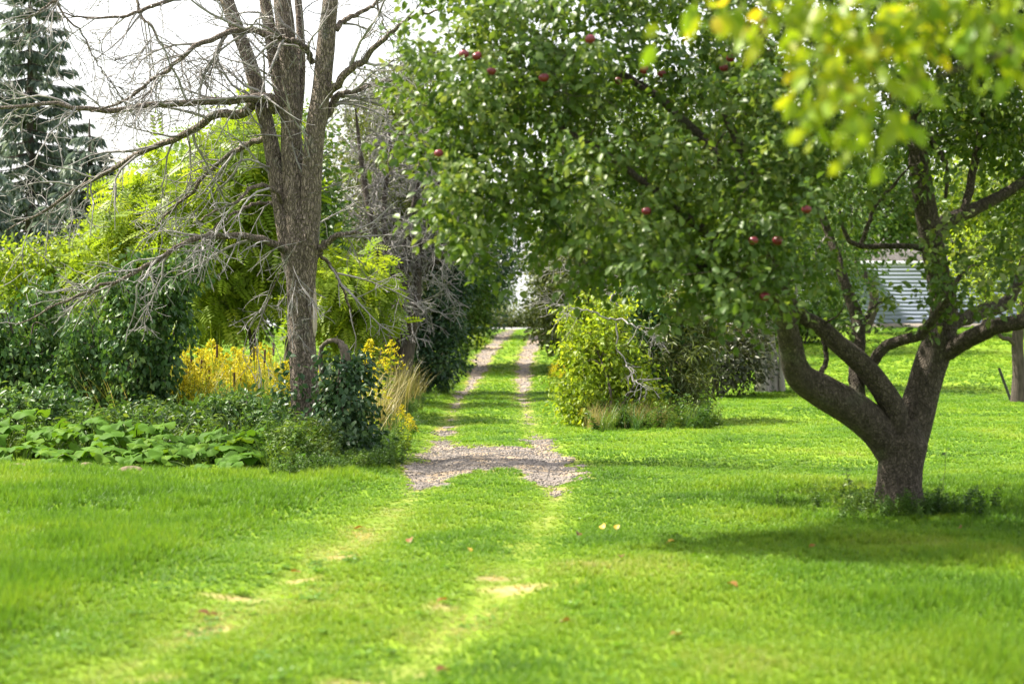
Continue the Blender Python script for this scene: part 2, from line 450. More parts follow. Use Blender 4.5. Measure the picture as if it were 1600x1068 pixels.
M['weed'] = leaf_mat('weed', [(.0, (.03, .08, .015)), (.4, (.075, .15, .025)), (.7, (.15, .21, .035)), (.9, (.28, .25, .09)), (1., (.40, .33, .18))], trans=.4, gloss=.25, attr='tint', inst=True, wn_scale=.8)
M['straw'] = leaf_mat('straw', [(.0, (.12, .15, .03)), (.4, (.22, .20, .07)), (1., (.38, .31, .16))], trans=.3, gloss=.2, attr='tint', inst=True)
M['pebble'] = leaf_mat('pebble', [(.0, (.085, .076, .070)), (.5, (.17, .155, .142)), (1., (.32, .28, .235))], trans=.0, gloss=.2, rough=.8, attr='tint', inst=True, wn_scale=1.5)
M['gravel'] = surf_mat('gravel', [(.25, (.11, .092, .08)), (.48, (.185, .16, .142)), (.58, (.29, .215, .135)), (.8, (.27, .23, .19))], (1.6, 1.6, 1.6), detail=9, rough=.95, bump=.8, bdist=.02, bscale=(40, 40, 40))
M['rock'] = surf_mat('rock', [(.3, (.10, .075, .05)), (.7, (.24, .18, .125))], (7, 7, 7), bump=.8, bdist=.03, rough=.9)
M['asphalt'] = surf_mat('asphalt', [(.3, (.14, .14, .145)), (.7, (.21, .21, .215))], (3, 3, 3), rough=.9, bump=.2, bdist=.01)
M['siding'] = surf_mat('siding', [(.3, (.24, .275, .38)), (.7, (.28, .315, .42))], (.8, 6, 6), rough=.85, spec=.08, bump=.05, bdist=.004)
M['trim'] = surf_mat('trim', [(.3, (.40, .42, .46)), (.7, (.46, .48, .52))], (2, 2, 2), rough=.5, bump=.05, bdist=.003)
M['shingle'] = surf_mat('shingle', [(.3, (.06, .055, .055)), (.7, (.14, .13, .13))], (6, 6, 14), rough=.9, bump=.5, bdist=.02)
M['old_wood'] = surf_mat('old_wood', [(.3, (.20, .17, .14)), (.7, (.36, .32, .28))], (30, 30, 3), bump=.6, bdist=.01)
M['stake'] = surf_mat('stake', [(.3, (.025, .03, .026)), (.7, (.07, .07, .06))], (20, 20, 20), bump=.3, bdist=.003, rough=.6)
M['apple'] = surf_mat('apple', [(.3, (.09, .006, .016)), (.6, (.16, .012, .028)), (.85, (.19, .06, .035))], (14, 14, 8), rough=.3, bump=0, spec=.5)
M['fallen'] = leaf_mat('fallen', [(.0, (.12, .055, .02)), (.5, (.22, .11, .03)), (1., (.45, .32, .05))], trans=.25, gloss=.2)

def ground_mat():
    m, N, L = mat('lawn_ground')
    geo = N.new('ShaderNodeNewGeometry')
    n1 = N.new('ShaderNodeTexNoise'); n1.inputs['Scale'].default_value = .6; n1.inputs['Detail'].default_value = 6
    n2 = N.new('ShaderNodeTexNoise'); n2.inputs['Scale'].default_value = 22; n2.inputs['Detail'].default_value = 6
    for n in (n1, n2): L.new(geo.outputs['Position'], n.inputs['Vector'])
    r1 = ramp(N, [(.3, (.085, .15, .010)), (.55, (.13, .21, .012)), (.75, (.18, .24, .02))]); L.new(n1.outputs[0], r1.inputs[0])
    r2 = ramp(N, [(.3, (.17, .115, .06)), (.5, (.27, .19, .10)), (.7, (.36, .27, .15))]); L.new(n2.outputs[0], r2.inputs[0])
    at = N.new('ShaderNodeAttribute'); at.attribute_name = 'rnd'
    mi = N.new('ShaderNodeMix'); mi.data_type = 'RGBA'
    L.new(at.outputs['Fac'], mi.inputs[0]); L.new(r1.outputs[0], mi.inputs[6]); L.new(r2.outputs[0], mi.inputs[7])
    p = N.new('ShaderNodeBsdfPrincipled'); p.inputs['Roughness'].default_value = .95; p.inputs['Specular IOR Level'].default_value = .1
    L.new(mi.outputs[2], p.inputs['Base Color'])
    b = N.new('ShaderNodeBump'); b.inputs['Strength'].default_value = .6; b.inputs['Distance'].default_value = .03
    L.new(n2.outputs[0], b.inputs['Height']); L.new(b.outputs[0], p.inputs['Normal'])
    o = N.new('ShaderNodeOutputMaterial'); L.new(p.outputs[0], o.inputs[0])
    return m
M['ground'] = ground_mat()

# ------------------------------------------------------------------ ground, drive, road
xs = np.unique(np.round(np.concatenate([np.arange(-9, 9.01, .15), np.arange(-40, 40.1, 1.0), np.arange(-400, 401, 20.), [-1600, 1600]]), 3))
ys = np.unique(np.round(np.concatenate([np.arange(-30, 8, 1.), np.arange(8, 36, .17), np.arange(36, 70, .3), np.arange(70, 140, 1.), np.arange(140, 600, 20.), [800, 1200, 2500]]), 3))
XX, YY = np.meshgrid(xs, ys)
nx, ny = len(xs), len(ys)
a = Acc()
i = (np.arange(ny-1)[:, None]*nx + np.arange(nx-1)[None]).ravel()
a.add(np.stack([XX, YY, tz(XX, YY)], -1), np.stack([i, i+1, i+nx+1, i+nx], -1), (dry_mask(XX, YY)*(np.abs(XX) < 9)).ravel())
tag(link('ground', a.mesh('ground', M['ground'], smooth=True)), kind='structure')

# gravel of the drive: a sheet following the ground, only where the grass is worn away
def strip(y0, y1, dx, dy, x0, x1):
    gx, gy = np.arange(x0, x1, dx), np.arange(y0, y1, dy)
    A, B = np.meshgrid(gx, gy); n = len(gx)
    c = (np.arange(len(gy)-1)[:, None]*n + np.arange(n-1)[None]).ravel()
    f = np.stack([c, c+1, c+n+1, c+n], -1)
    keep = gravel_mask(A.ravel()[f].mean(1), B.ravel()[f].mean(1)) > 0
    f = f[keep]; u, inv = np.unique(f, return_inverse=True)
    A, B = A.ravel()[u], B.ravel()[u]
    return np.stack([A, B, tz(A, B) + .008], -1), inv.reshape(-1, 4)
a = Acc()
for v, f in (strip(20.5, 32, .04, .06, -2.2, 2.), ): a.add(v, f)
v, f = strip(32.0, 97, .05, .2, -2.2, 2.6); a.add(v, f)
tag(link('driveway', a.mesh('driveway', M['gravel'], smooth=True)), kind='structure')

a = Acc()
rx = np.linspace(-120, 120, 121); prof = [(97.0, .02), (97.4, .06), (100.2, .14), (103, .06), (103.4, .02)]
v = np.array([[x, y, float(1.40 + dz)] for y, dz in prof for x in rx])
i = (np.arange(4)[:, None]*121 + np.arange(120)[None]).ravel()
v[:, 2] = np.maximum(v[:, 2], tz(v[:, 0], v[:, 1]) + .03)
a.add(v, np.stack([i, i+1, i+122, i+121], -1))
tag(link('road', a.mesh('road', M['asphalt'], smooth=True)), kind='structure')

# ------------------------------------------------------------------ scattered growth (grass, weeds, pebbles) as stuff
def proto(name, acc, m):
    return bpy.data.objects.new(name, acc.mesh(name, m))

def blades(rng, n, r, h, w, lean, acc=None, seg=3):
    acc = acc or Acc()
    for _ in range(n):
        b = np.array([rng.normal()*r, rng.normal()*r, 0]); an = rng.random()*6.283
        d = np.array([math.cos(an), math.sin(an), 0]); s = np.array([-d[1], d[0], 0])
        hh = h*(.55 + .6*rng.random()); ll = lean*hh*(.3 + rng.random()); ww = w*(.7 + .6*rng.random())
        V = []
        for q in range(seg+1):
            t = q/seg; c = b + d*ll*t*t + np.array([0, 0, hh*(t - .25*lean*t*t)]); k = ww*(1 - t**1.6)*.5
            if q == seg: V.append(c)
            else: V += [c - s*k, c + s*k]
        V = np.array(V); f = [[2*q, 2*q+1, 2*q+3, 2*q+2] for q in range(seg-1)]
        if f: acc.add(V, np.array(f)); acc.f.append(np.array([[2*seg-2, 2*seg-1, 2*seg]]) + acc.n - len(V))
        else: acc.add(V, np.array([[0, 1, 2]]))
    return acc

def scatter(name, label, cat, pts, rz, scl, idx, tint, protos, tilt=.12, kind='stuff'):
    n = len(pts)
    me = bpy.data.meshes.new(name)
    me.vertices.add(n); me.vertices.foreach_set('co', np.asarray(pts, np.float32).ravel())
    rot = np.stack([RNG.normal(size=n)*tilt, RNG.normal(size=n)*tilt, rz], -1)
    for nm, ty, da in (('rot', 'FLOAT_VECTOR', rot), ('scl', 'FLOAT_VECTOR', scl)):
        at = me.attributes.new(nm, ty, 'POINT'); at.data.foreach_set('vector', np.asarray(da, np.float32).ravel())
    at = me.attributes.new('tint', 'FLOAT', 'POINT'); at.data.foreach_set('value', np.asarray(tint, np.float32))
    at = me.attributes.new('idx', 'INT', 'POINT'); at.data.foreach_set('value', np.asarray(idx, np.int32))
    me.materials.append(protos[0].data.materials[0])
    o = link(name, me)
    ng = bpy.data.node_groups.new(name + '_nodes', 'GeometryNodeTree')
    ng.interface.new_socket('Geometry', in_out='INPUT', socket_type='NodeSocketGeometry')
    ng.interface.new_socket('Geometry', in_out='OUTPUT', socket_type='NodeSocketGeometry')
    N, L = ng.nodes, ng.links
    gi, go = N.new('NodeGroupInput'), N.new('NodeGroupOutput')
    g2i = N.new('GeometryNodeGeometryToInstance')
    for p in protos:
        oi = N.new('GeometryNodeObjectInfo'); oi.inputs['Object'].default_value = p
        L.new(oi.outputs['Geometry'], g2i.inputs[0])
    def na(nm, ty):
        q = N.new('GeometryNodeInputNamedAttribute'); q.data_type = ty; q.inputs['Name'].default_value = nm
        return q.outputs['Attribute']
    iop = N.new('GeometryNodeInstanceOnPoints')
    e2r = N.new('FunctionNodeEulerToRotation')
    L.new(gi.outputs[0], iop.inputs['Points']); L.new(g2i.outputs[0], iop.inputs['Instance'])
    iop.inputs['Pick Instance'].default_value = True
    L.new(na('idx', 'INT'), iop.inputs['Instance Index'])
    L.new(na('rot', 'FLOAT_VECTOR'), e2r.inputs[0]); L.new(e2r.outputs[0], iop.inputs['Rotation'])
    L.new(na('scl', 'FLOAT_VECTOR'), iop.inputs['Scale'])
    L.new(iop.outputs[0], go.inputs[0])
    md = o.modifiers.new('scatter', 'NODES'); md.node_group = ng
    return tag(o, label, cat, kind=kind)

def wedge(y0, y1, dens, margin=1.5):
    w1 = y1*.262 + margin
    n = int((y1-y0)*2*w1*dens)
    x, y = (RNG.random(n)*2-1)*w1, y0 + (y1-y0)*RNG.random(n)
    k = np.abs(x) < y*.262 + margin
    return x[k], y[k]

def bed_front(X):   # front edge (Y) of the growth along the left lawn
    return np.interp(X, [-9, -6, -4.5, -2.6, -2.0, -1.5], [24.0, 23.6, 22.9, 22.3, 23.2, 24.5])
def verge_left(Y):  # grass stops here, rough growth begins (left of the drive)
    return np.interp(Y, [22, 24, 27, 32, 40, 50, 60, 95], [-2.4, -1.7, -1.75, -1.9, -2.0, -2.1, -2.4, -2.2])
def verge_right(Y):
    return np.interp(Y, [29, 31, 33, 38, 50, 95], [40, 40, 40, 40, 40, 40])

r = np.random.default_rng(3)
gp = [proto('grass_tuft', blades(r, 16, .035, 1.0, .055, .5), M['grass']) for _ in range(5)] + [proto('grass_tuft', blades(r, 14, .04, .8, .065, .8), M['grass']) for _ in range(2)]
PX, PY = [], []
for y0, y1, d in ((7.5, 12, 1200), (12, 17, 850), (17, 24, 480), (24, 34, 190), (34, 48, 90), (48, 66, 42), (66, 98, 18)):
    x, y = wedge(y0, y1, d); PX.append(x); PY.append(y)
x, y = np.concatenate(PX), np.concatenate(PY)
k = ~((x < verge_left(y) - .1) & (y > bed_front(x) + .3)) | (y > 60)
gm, dm = gravel_mask(x, y), dry_mask(x, y)
k &= (gm < -.04 + .16*RNG.random(len(x))**2)
k &= RNG.random(len(x)) > dm*.78
k &= ~((y > 96.5) & (y < 104))
x, y, dm = x[k], y[k], dm[k]
n = len(x)
hh = .040 + .050*sstep(.2, -.3, x - bank_x(y))*(y < 24) + .045*sstep(1.4, 2.6, x)*(y < 22)*fbm(x*.8, y*.8, 4)*1.2
hh = hh*(.6 + .9*fbm(x*1.6, y*1.6, 9)) * (1 - .5*np.exp(-(track_dist(x, y)/.35)**2)) * np.interp(y, [8, 30, 60, 98], [1, 1.1, 1.4, 1.8])
wd = np.interp(y, [8, 20, 40, 98], [.055, .09, .18, .5])
tint = .38 + .26*(RNG.random(n)-.5) + .75*(fbm(x*.9, y*.5, 21)-.5) + .18*(fbm(x*4, y*3, 33)-.5) + .32*dm + .06*np.interp(y, [8, 13, 20], [1, .5, 0]) + .17*np.exp(-(track_dist(x, y)/.3)**2)
hh = hh*(.7 + .6*RNG.random(n))*np.clip(1 - (gravel_mask(x, y) + .08)*4, .45, 1)
scatter('lawn_grass', 'bright green mown lawn grass either side of the drive', 'grass', np.stack([x, y, tz(x, y) - .004], -1), RNG.random(n)*6.28,
        np.stack([wd, wd, hh], -1)*np.array([1, 1, 1.15]), RNG.integers(0, 7, n), np.clip(tint, 0, 1), gp)

# clover and plantain patches in the lawn: round low leaves
def clover(rng):
    a = Acc(); n = 22
    p = np.stack([rng.normal(size=n)*.5, rng.normal(size=n)*.5, .35 + .5*rng.random(n)], -1)
    leaves(a, p, nz(rng.normal(size=(n, 3))*[1, 1, .2]), nz(rng.normal(size=(n, 3))*.35 + [0, 0, 1]), .42, T_OVAL, rng.random(n), .9)
    return a
cp = [proto('clover_tuft', clover(r), M['grass']) for _ in range(3)]
x, y = np.concatenate([wedge(8, 16, 60)[0], wedge(16, 34, 0)[0]]), None
PX, PY = [], []
for y0, y1, d in ((8, 16, 12), (16, 28, 16), (28, 46, 6)):
    q = wedge(y0, y1, d); PX.append(q[0]); PY.append(q[1])
x, y = np.concatenate(PX), np.concatenate(PY)
k = (fbm(x*.7, y*.45, 40) > .5) & ~((x < verge_left(y)) & (y > bed_front(x))) & (gravel_mask(x, y) < -.1)
x, y = x[k], y[k]; n = len(x); s = .028 + .025*RNG.random(n)
scatter('lawn_clover', 'low clover and broad-leaved weeds among the lawn grass', 'clover', np.stack([x, y, tz(x, y)], -1), RNG.random(n)*6.28,
        np.stack([s*1.5, s*1.5, s], -1), RNG.integers(0, 3, n), np.clip(.2 + .4*RNG.random(n), 0, 1), cp)

# pebbles on the drive
def pebble(rng):
    a = Acc(); p = (1 + 5**.5)/2
    v = nz([[-1, p, 0], [1, p, 0], [-1, -p, 0], [1, -p, 0], [0, -1, p], [0, 1, p], [0, -1, -p], [0, 1, -p], [p, 0, -1], [p, 0, 1], [-p, 0, -1], [-p, 0, 1]])
    f = [[0, 11, 5], [0, 5, 1], [0, 1, 7], [0, 7, 10], [0, 10, 11], [1, 5, 9], [5, 11, 4], [11, 10, 2], [10, 7, 6], [7, 1, 8], [3, 9, 4], [3, 4, 2], [3, 2, 6], [3, 6, 8], [3, 8, 9], [4, 9, 5], [2, 4, 11], [6, 2, 10], [8, 6, 7], [9, 8, 1]]
    a.add(v*(.75 + .5*rng.random((12, 1)))*[1, .8, .55], np.array(f)); return a
pp = [proto('pebble', pebble(r), M['pebble']) for _ in range(4)]
PX, PY = [], []
for y0, y1, nn in ((20.5, 33, 42000), (33, 60, 14000), (60, 96, 16000)):
    PX.append(-2.2 + 4.6*RNG.random(nn)); PY.append(y0 + (y1-y0)*RNG.random(nn))
x, y = np.concatenate(PX), np.concatenate(PY)
k = gravel_mask(x, y) > -.22*RNG.random(len(x))**2.5; x, y = x[k], y[k]; n = len(x)
s = (.005 + .015*RNG.random(n)**5)*np.interp(y, [22, 40, 90], [1, 1.3, 2.2])
scatter('gravel_stones', 'loose grey crushed stone on the worn drive', 'gravel', np.stack([x, y, tz(x, y) + .008 + s*.2], -1), RNG.random(n)*6.28,
        np.stack([s, s, s], -1), RNG.integers(0, 4, n), np.clip(.45 + .5*(RNG.random(n)-.5) + .5*(fbm(x*3, y*2, 6)-.5), 0, 1), pp, .3)

# ------------------------------------------------------------------ tree builders
from mathutils import Matrix

LEAF_VARIANTS = {}
def leaf_meshes(key, T, m, width):
    if key not in LEAF_VARIANTS:
        out = []
        for q in (.15, .4, .6, .85):
            a = Acc(); tv = T[0]*[width, 1, 1]
            a.add(tv, T[1][0], q)
            for g in T[1][1:]: a.f.append(g)
            out.append(a.mesh('leaf_' + key, m))
        LEAF_VARIANTS[key] = out
    return LEAF_VARIANTS[key]

def leaf_parts(root, pos, axis, nrm, size, rnd, meshes):
    a = nz(axis); n = nz(nrm - (nrm*a).sum(1, keepdims=True)*a); b = np.cross(a, n)
    base = np.array(root.location)
    size = np.broadcast_to(size, (len(pos),))
    for i in range(len(pos)):
        o = link('leaf', meshes[min(3, int(rnd[i]*4))], root)
        s = size[i]; m = np.eye(4); m[:3, 0], m[:3, 1], m[:3, 2], m[:3, 3] = b[i]*s, a[i]*s, n[i]*s, pos[i] - base
        o.matrix_local = Matrix(m.tolist())

def spawn(pp, pr, per, lo, hi, rng, ang=(35, 70), droop=.0, wander=.18, npt=6, rfac=.55, r1=.0025, t0=.15, up=0.0):
    """side branches along the polylines pp (B,n,3)."""
    pp = np.asarray(pp, float); B, n, _ = pp.shape
    Ls = np.linalg.norm(np.diff(pp, axis=1), axis=2).sum(1)
    cnt = rng.poisson(per*Ls); b = np.repeat(np.arange(B), cnt); C = len(b)
    if C == 0: return np.zeros((0, npt, 3)), np.zeros((0, npt))
    t = t0 + (1-t0)*rng.random(C); s = t*(n-1); i = np.minimum(s.astype(int), n-2); f = (s-i)[:, None]
    p = pp[b, i]*(1-f) + pp[b, i+1]*f
    tan = nz(pp[b, i+1] - pp[b, i]); pr = np.asarray(pr); rr = pr[b, i]*(1-f[:, 0]) + pr[b, i+1]*f[:, 0]
    q = nz(np.cross(tan, rng.normal(size=(C, 3))))
    th = np.radians(rng.uniform(*ang, C))[:, None]
    d = nz(tan*np.cos(th) + q*np.sin(th) + [0, 0, up])
    L = rng.uniform(lo, hi, C)*(1 - .55*t)
    out = np.zeros((C, npt, 3)); out[:, 0] = p
    for k in range(1, npt):
        d = nz(d + rng.normal(size=(C, 3))*wander + [0, 0, -droop])
        out[:, k] = out[:, k-1] + d*(L/(npt-1))[:, None]
    r0 = np.maximum(np.minimum(rr*rfac, .004 + .014*L), r1*1.2)
    tt = np.linspace(0, 1, npt)[None]
    return out, r0[:, None]*(1-tt) + r1*tt

def limb(acc, pts, rad, n=22, k=10, rough=.0, jit=.0, seed=0., rng=RNG):
    p, q = smooth_line(pts, rad, n)
    if jit: p[1:-1] += rng.normal(size=(n-2, 3))*jit
    tubes(acc, p, q, k, rough=rough, seed=seed)
    return p, q

def leafy(name, label, cat, base, ells, mat_leaf, T, size, ncl, nper, spread, seed, trunks=None, bark='dark_bark', group=None, shell=.45,
          width=.55, up=.5, droop=.35, r0=.03, crown_name='crown', trunk_name='trunk', clip_ground=True, stems=5, kb=4, rough=.06, spray=0.0, drape=0):
    """a tree or shrub: woody trunk(s), branches to every leaf clump, leaves round the clumps."""
    rng = np.random.default_rng(seed)
    root = thing(name, label, cat, base, group)
    w = Acc(); nodes, nr = [], []
    if trunks is None:
        trunks = []
        for s in range(stems):
            c, r = ells[s % len(ells)]
            tip = c + rng.normal(size=3)*r*.3; b = np.asarray(base, float) + np.array([rng.normal()*.15, rng.normal()*.15, -.03])
            trunks.append(([b, b*.6 + tip*.4 + rng.normal(size=3)*.1, tip], [.03, .022, .01]))
    for s, (p, q) in enumerate(trunks):
        pp_, qq = limb(w, p, q, 14, 8, rough=rough, seed=seed + s*3.1)
        nodes.append(pp_[3:]); nr.append(qq[3:])
    C, cen = sample(ells, ncl, rng, shell)
    if clip_ground:
        g = tz(C[:, 0], C[:, 1]) + .05
        k = C[:, 2] > g; C, cen = C[k], cen[k]
    grow(np.vstack(nodes), np.concatenate(nr), C, rng, r0=r0, acc=w, k=kb)
    if drape:      # strands of vine hanging from every clump
        Cs, ce_ = [], []
        for q in range(drape):
            keep = rng.random(len(C)) < 1 - .13*q
            C = C[keep] + rng.normal(size=(keep.sum(), 3))*[.05, .05, .03] + [0, 0, -.17*(q > 0)]; cen = cen[keep] + [0, 0, -.1*(q > 0)]
            Cs.append(C); ce_.append(cen)
        C, cen = np.vstack(Cs), np.vstack(ce_); k = C[:, 2] > tz(C[:, 0], C[:, 1]) + .05; C, cen = C[k], cen[k]
    part(trunk_name, w, M[bark], root, True)
    a = Acc()
    info = clump_leaves(a, C, cen, nper, spread, size, T, rng, up=up, droop=droop, width=width, spray=spray)
    part(crown_name, a, M[mat_leaf], root, kind='stuff')
    return root, C, cen, info

# ------------------------------------------------------------------ apple tree
def apple_tree():
    rng = np.random.default_rng(11)
    base = on_ground((1405-800)/F*18.6, 18.6)
    Y0 = 18.6
    root = thing('apple_tree', 'old spreading apple tree with forked trunk and red apples on the lawn', 'apple tree', base)
    def pt(x, y, dy=0): return P(x, y, Y0 + dy)
    w = Acc()
    bz = base[2]
    trunk = [np.array([base[0], Y0, bz - .06]), np.array([base[0], Y0, bz + .06]), pt(1405, 760), pt(1407, 725), pt(1411, 690), pt(1416, 655)]
    limb(w, trunk, [.36, .25, .212, .208, .225, .16], 44, 36, rough=.17)
    part('trunk', w, M['apple_bark'], root, True)
    defs = [
        ([(1402, 712, 0), (1372, 672, -.1), (1330, 638, -.25), (1285, 612, -.4), (1248, 585, -.55), (1236, 540, -.7), (1226, 490, -.9), (1215, 420, -1.2), (1190, 330, -1.5), (1160, 240, -1.7), (1120, 160, -1.8)],
         [.17, .17, .165, .15, .125, .105, .09, .075, .055, .04, .02]),
        ([(1418, 700, 0), (1434, 640, .05), (1452, 575, .1), (1470, 520, .1), (1474, 470, .05), (1463, 420, 0), (1448, 340, -.1), (1436, 260, -.1), (1428, 170, -.1), (1432, 80, 0), (1445, -40, .1), (1450, -160, .2)],
         [.17, .165, .155, .145, .125, .115, .10, .09, .08, .065, .05, .02]),
        ([(1408, 690, -.05), (1396, 640, -.15), (1370, 598, -.25), (1338, 562, -.35), (1310, 537, -.45), (1285, 512, -.5), (1255, 494, -.6), (1232, 470, -.9), (1150, 400, -1.8), (1060, 330, -2.2), (960, 250, -2.3), (860, 190, -2.2)],
         [.12, .11, .10, .095, .085, .075, .065, .055, .045, .035, .026, .015]),
        ([(1342, 628, -.2), (1338, 580, -.1), (1341, 540, 0), (1340, 505, .1), (1330, 470, .15), (1318, 440, .2), (1300, 380, .4), (1260, 280, .6), (1200, 180, .8)], [.07, .07, .068, .062, .055, .05, .04, .03, .018]),
        ([(1356, 580, -.1), (1372, 553, -.2), (1392, 537, -.3), (1420, 528, -.4), (1442, 520, -.5), (1470, 480, -.8), (1500, 430, -1.0)], [.05, .052, .05, .048, .045, .035, .02]),
        ([(1462, 560, .1), (1485, 545, 0), (1515, 528, -.2), (1555, 510, -.4), (1605, 500, -.6), (1680, 470, -.8), (1780, 400, -.9)], [.09, .085, .08, .075, .065, .05, .02]),
        ([(1464, 533, .1), (1487, 506, .3), (1530, 488, .5), (1570, 474, .7), (1590, 440, .8), (1620, 360, 1.0), (1680, 260, 1.2)], [.075, .072, .068, .062, .055, .04, .02]),
        ([(1279, 586, -.4), (1290, 568, -.4), (1289, 540, -.35), (1284, 515, -.35)], [.026, .024, .022, .018]),
        ([(1452, 370, 0), (1480, 345, .2), (1520, 328, .4), (1560, 308, .5), (1600, 282, .6), (1700, 200, .8)], [.07, .068, .062, .055, .045, .02]),
        ([(1505, 333, .3), (1518, 280, .4), (1528, 220, .5), (1535, 150, .6), (1550, 40, .8)], [.042, .04, .034, .028, .015]),
        ([(1440, 200, 0), (1465, 235, -.1), (1480, 270, -.1), (1476, 310, -.1)], [.03, .026, .022, .015]),
        ([(1455, 392, 0), (1410, 384, -.1), (1360, 386, -.15), (1328, 377, -.2), (1316, 350, -.2), (1312, 330, -.2)], [.03, .026, .024, .022, .018, .01]),
        ([(1345, 382, -.15), (1358, 350, -.2), (1364, 328, -.2), (1390, 297, -.2), (1420, 260, -.3)], [.022, .02, .018, .016, .01]),
        ([(1342, 540, 0), (1352, 500, .2), (1368, 478, .3), (1395, 462, .4)], [.03, .026, .02, .01]),
        ([(1226, 480, -.9), (1180, 440, -1.6), (1110, 420, -2.4), (1040, 410, -2.8)], [.05, .04, .03, .015]),
        ([(1190, 330, -1.5), (1080, 200, -1.2), (960, 110, -1), (820, 80, -1), (700, 100, -1)], [.045, .04, .032, .025, .012]),
    ]
    nodes, nr = [], []
    for s, (pts, rad) in enumerate(defs):
        p3 = [pt(*p) for p in pts]
        n = max(14, 5*len(pts)); big = max(rad) > .1
        w = Acc()
        p_, q_ = limb(w, p3, rad, n*2 if big else n, 22 if big else 10, rough=.16 if big else .10, seed=s*2.3, jit=0 if big else .004, rng=rng)
        part('limb', w, M['apple_bark'], root, True)
        sk = 8 if s < 4 else 3
        nodes.append(p_[sk:]); nr.append(q_[sk:])
    ells = [E(690, 120, 16.8, 75, 80, .9), E(760, 140, 16.6, 145, 130, 1.2), E(660, 210, 16.6, 40, 50, .6), E(790, 250, 16.5, 110, 110, 1.0), E(735, 320, 16.2, 65, 90, .8), E(720, 395, 16.0, 45, 35, .5), E(900, 70, 17, 210, 160, 1.7), E(930, 290, 16.2, 170, 140, 1.3), E(1010, 400, 15.9, 150, 70, 1.0),
            E(1110, 430, 15.6, 120, 85, 1.0), E(1120, 150, 17, 220, 200, 1.9), E(1225, 370, 15.8, 95, 115, .9), E(1250, 230, 16.4, 110, 110, 1.2), E(1330, 70, 18, 200, 170, 2.4),
            E(1520, 70, 19, 200, 130, 2.4), E(1570, 260, 20.8, 110, 110, 1.2), E(1250, -170, 18.3, 560, 190, 3.0),
            E(1760, 120, 18.5, 240, 260, 2.6), E(1500, 190, 19.8, 130, 90, 1.2), E(1550, 350, 20.3, 90, 60, .9), E(1480, 60, 17.6, 140, 90, 1.0), E(1090, 250, 20.5, 320, 160, 1.6), E(1600, 420, 17.4, 70, 50, .7), E(800, -60, 17.3, 200, 120, 1.6)]
    C, cen = sample(ells, 1440, rng, .3)
    # loose sprays hanging in front of the trunk and along the right-hand limbs
    ex = np.array([P(x + rng.normal()*12, y + rng.normal()*12, d) for x, y, d in
                   [(1455, 300, 18.1), (1465, 350, 18.0), (1462, 405, 18.0), (1468, 445, 18), (1472, 480, 18), (1440, 270, 18.1), (1505, 400, 18.3), (1540, 380, 18.6), (1575, 360, 18.4), (1530, 430, 17.8), (1500, 455, 17.6),
                    (1590, 400, 18.2), (1420, 130, 18.3), (1390, 210, 17.8), (1350, 300, 17.6), (1325, 345, 17.6), (1300, 420, 17.5), (1330, 460, 17.9), (1395, 480, 18.4), (1365, 505, 18.4), (1490, 190, 18.8), (1545, 200, 19), (1575, 170, 19), (1560, 470, 17.9), (1440, 505, 18.1)]])
    C = np.vstack([C, ex]); cen = np.vstack([cen, ex + [0, .5, -.1]])
    # keep the view between the limbs open, as the tree's hollow right-hand side is
    px = C[:, 0]/C[:, 1]*F + 800; py = HOR - (C[:, 2]-H)/C[:, 1]*F
    k = np.ones(len(C), bool)
    n0 = len(C) - len(ex)
    hollow = (px > 1310) & (py > 235 + np.clip((1420-px)*.5, -20, 55)) & (np.arange(len(C)) < n0)
    k &= ~(hollow & (rng.random(len(C)) < np.where(px > 1480, .30, .90)))
    C, cen = C[k], cen[k]
    b = Acc()
    grow(np.vstack(nodes), np.concatenate(nr), C, rng, r0=.022, r1=.003, wob=.14, bend=.15, acc=b, k=4)
    part('branches', b, M['apple_bark'], root, True, kind='stuff')
    a = Acc(); tmp = Acc()
    pos, axis, nrm, rnd = clump_leaves(tmp, C, cen, 52, .15, .078, T_OVAL, rng, up=.6, droop=.4, width=.62, spray=.55)
    size = .075*(1 + .3*(rng.random(len(pos))*2-1))
    px = pos[:, 0]/pos[:, 1]*F + 800; py = HOR - (pos[:, 2]-H)/pos[:, 1]*F
    vis = (px > 600) & (px < 1600) & (py > 0) & (py < 560)
    sc_ = np.where(vis, pos[:, 1], 99); pick = np.argsort(sc_)[:900]; pick = rng.choice(pick, 240, replace=False)
    rest = np.ones(len(pos), bool); rest[pick] = False
    leaves(a, pos[rest], axis[rest], nrm[rest], size[rest], T_OVAL, rnd[rest], .62)
    part('crown', a, M['apple_leaf'], root, kind='stuff')
    leaf_parts(root, pos[pick], axis[pick], nrm[pick], size[pick], rnd[pick], leaf_meshes('apple', T_OVAL, M['apple_leaf'], .62))
    # apples
    ac = Acc(); th = np.linspace(0, np.pi, 9); ph = np.linspace(0, 2*np.pi, 12, endpoint=False)
    prof_r = np.sin(th)*(1 + .08*np.cos(th)); prof_z = np.cos(th)*.88 - .22*np.exp(-(th/.45)**2) + .12*np.exp(-((np.pi-th)/.4)**2)
    v = np.array([[r_*math.cos(q), r_*math.sin(q), z_] for r_, z_ in zip(prof_r, prof_z) for q in ph])
    i_ = np.arange(8)[:, None]*12; j_ = np.arange(12)[None]; f = np.stack([i_+12+j_, i_+12+(j_+1) % 12, i_+(j_+1) % 12, i_+j_], -1).reshape(-1, 4)
    ac.add(v, f)
    sk_ = Acc(); tubes(sk_, np.array([[0, 0, .6], [.05, 0, 1.0], [.1, 0, 1.35]]), np.array([.06, .05, .05]), 4); sme = sk_.mesh('stalk', M['apple_bark'])
    ame = ac.mesh('apple', M['apple'], smooth=True)
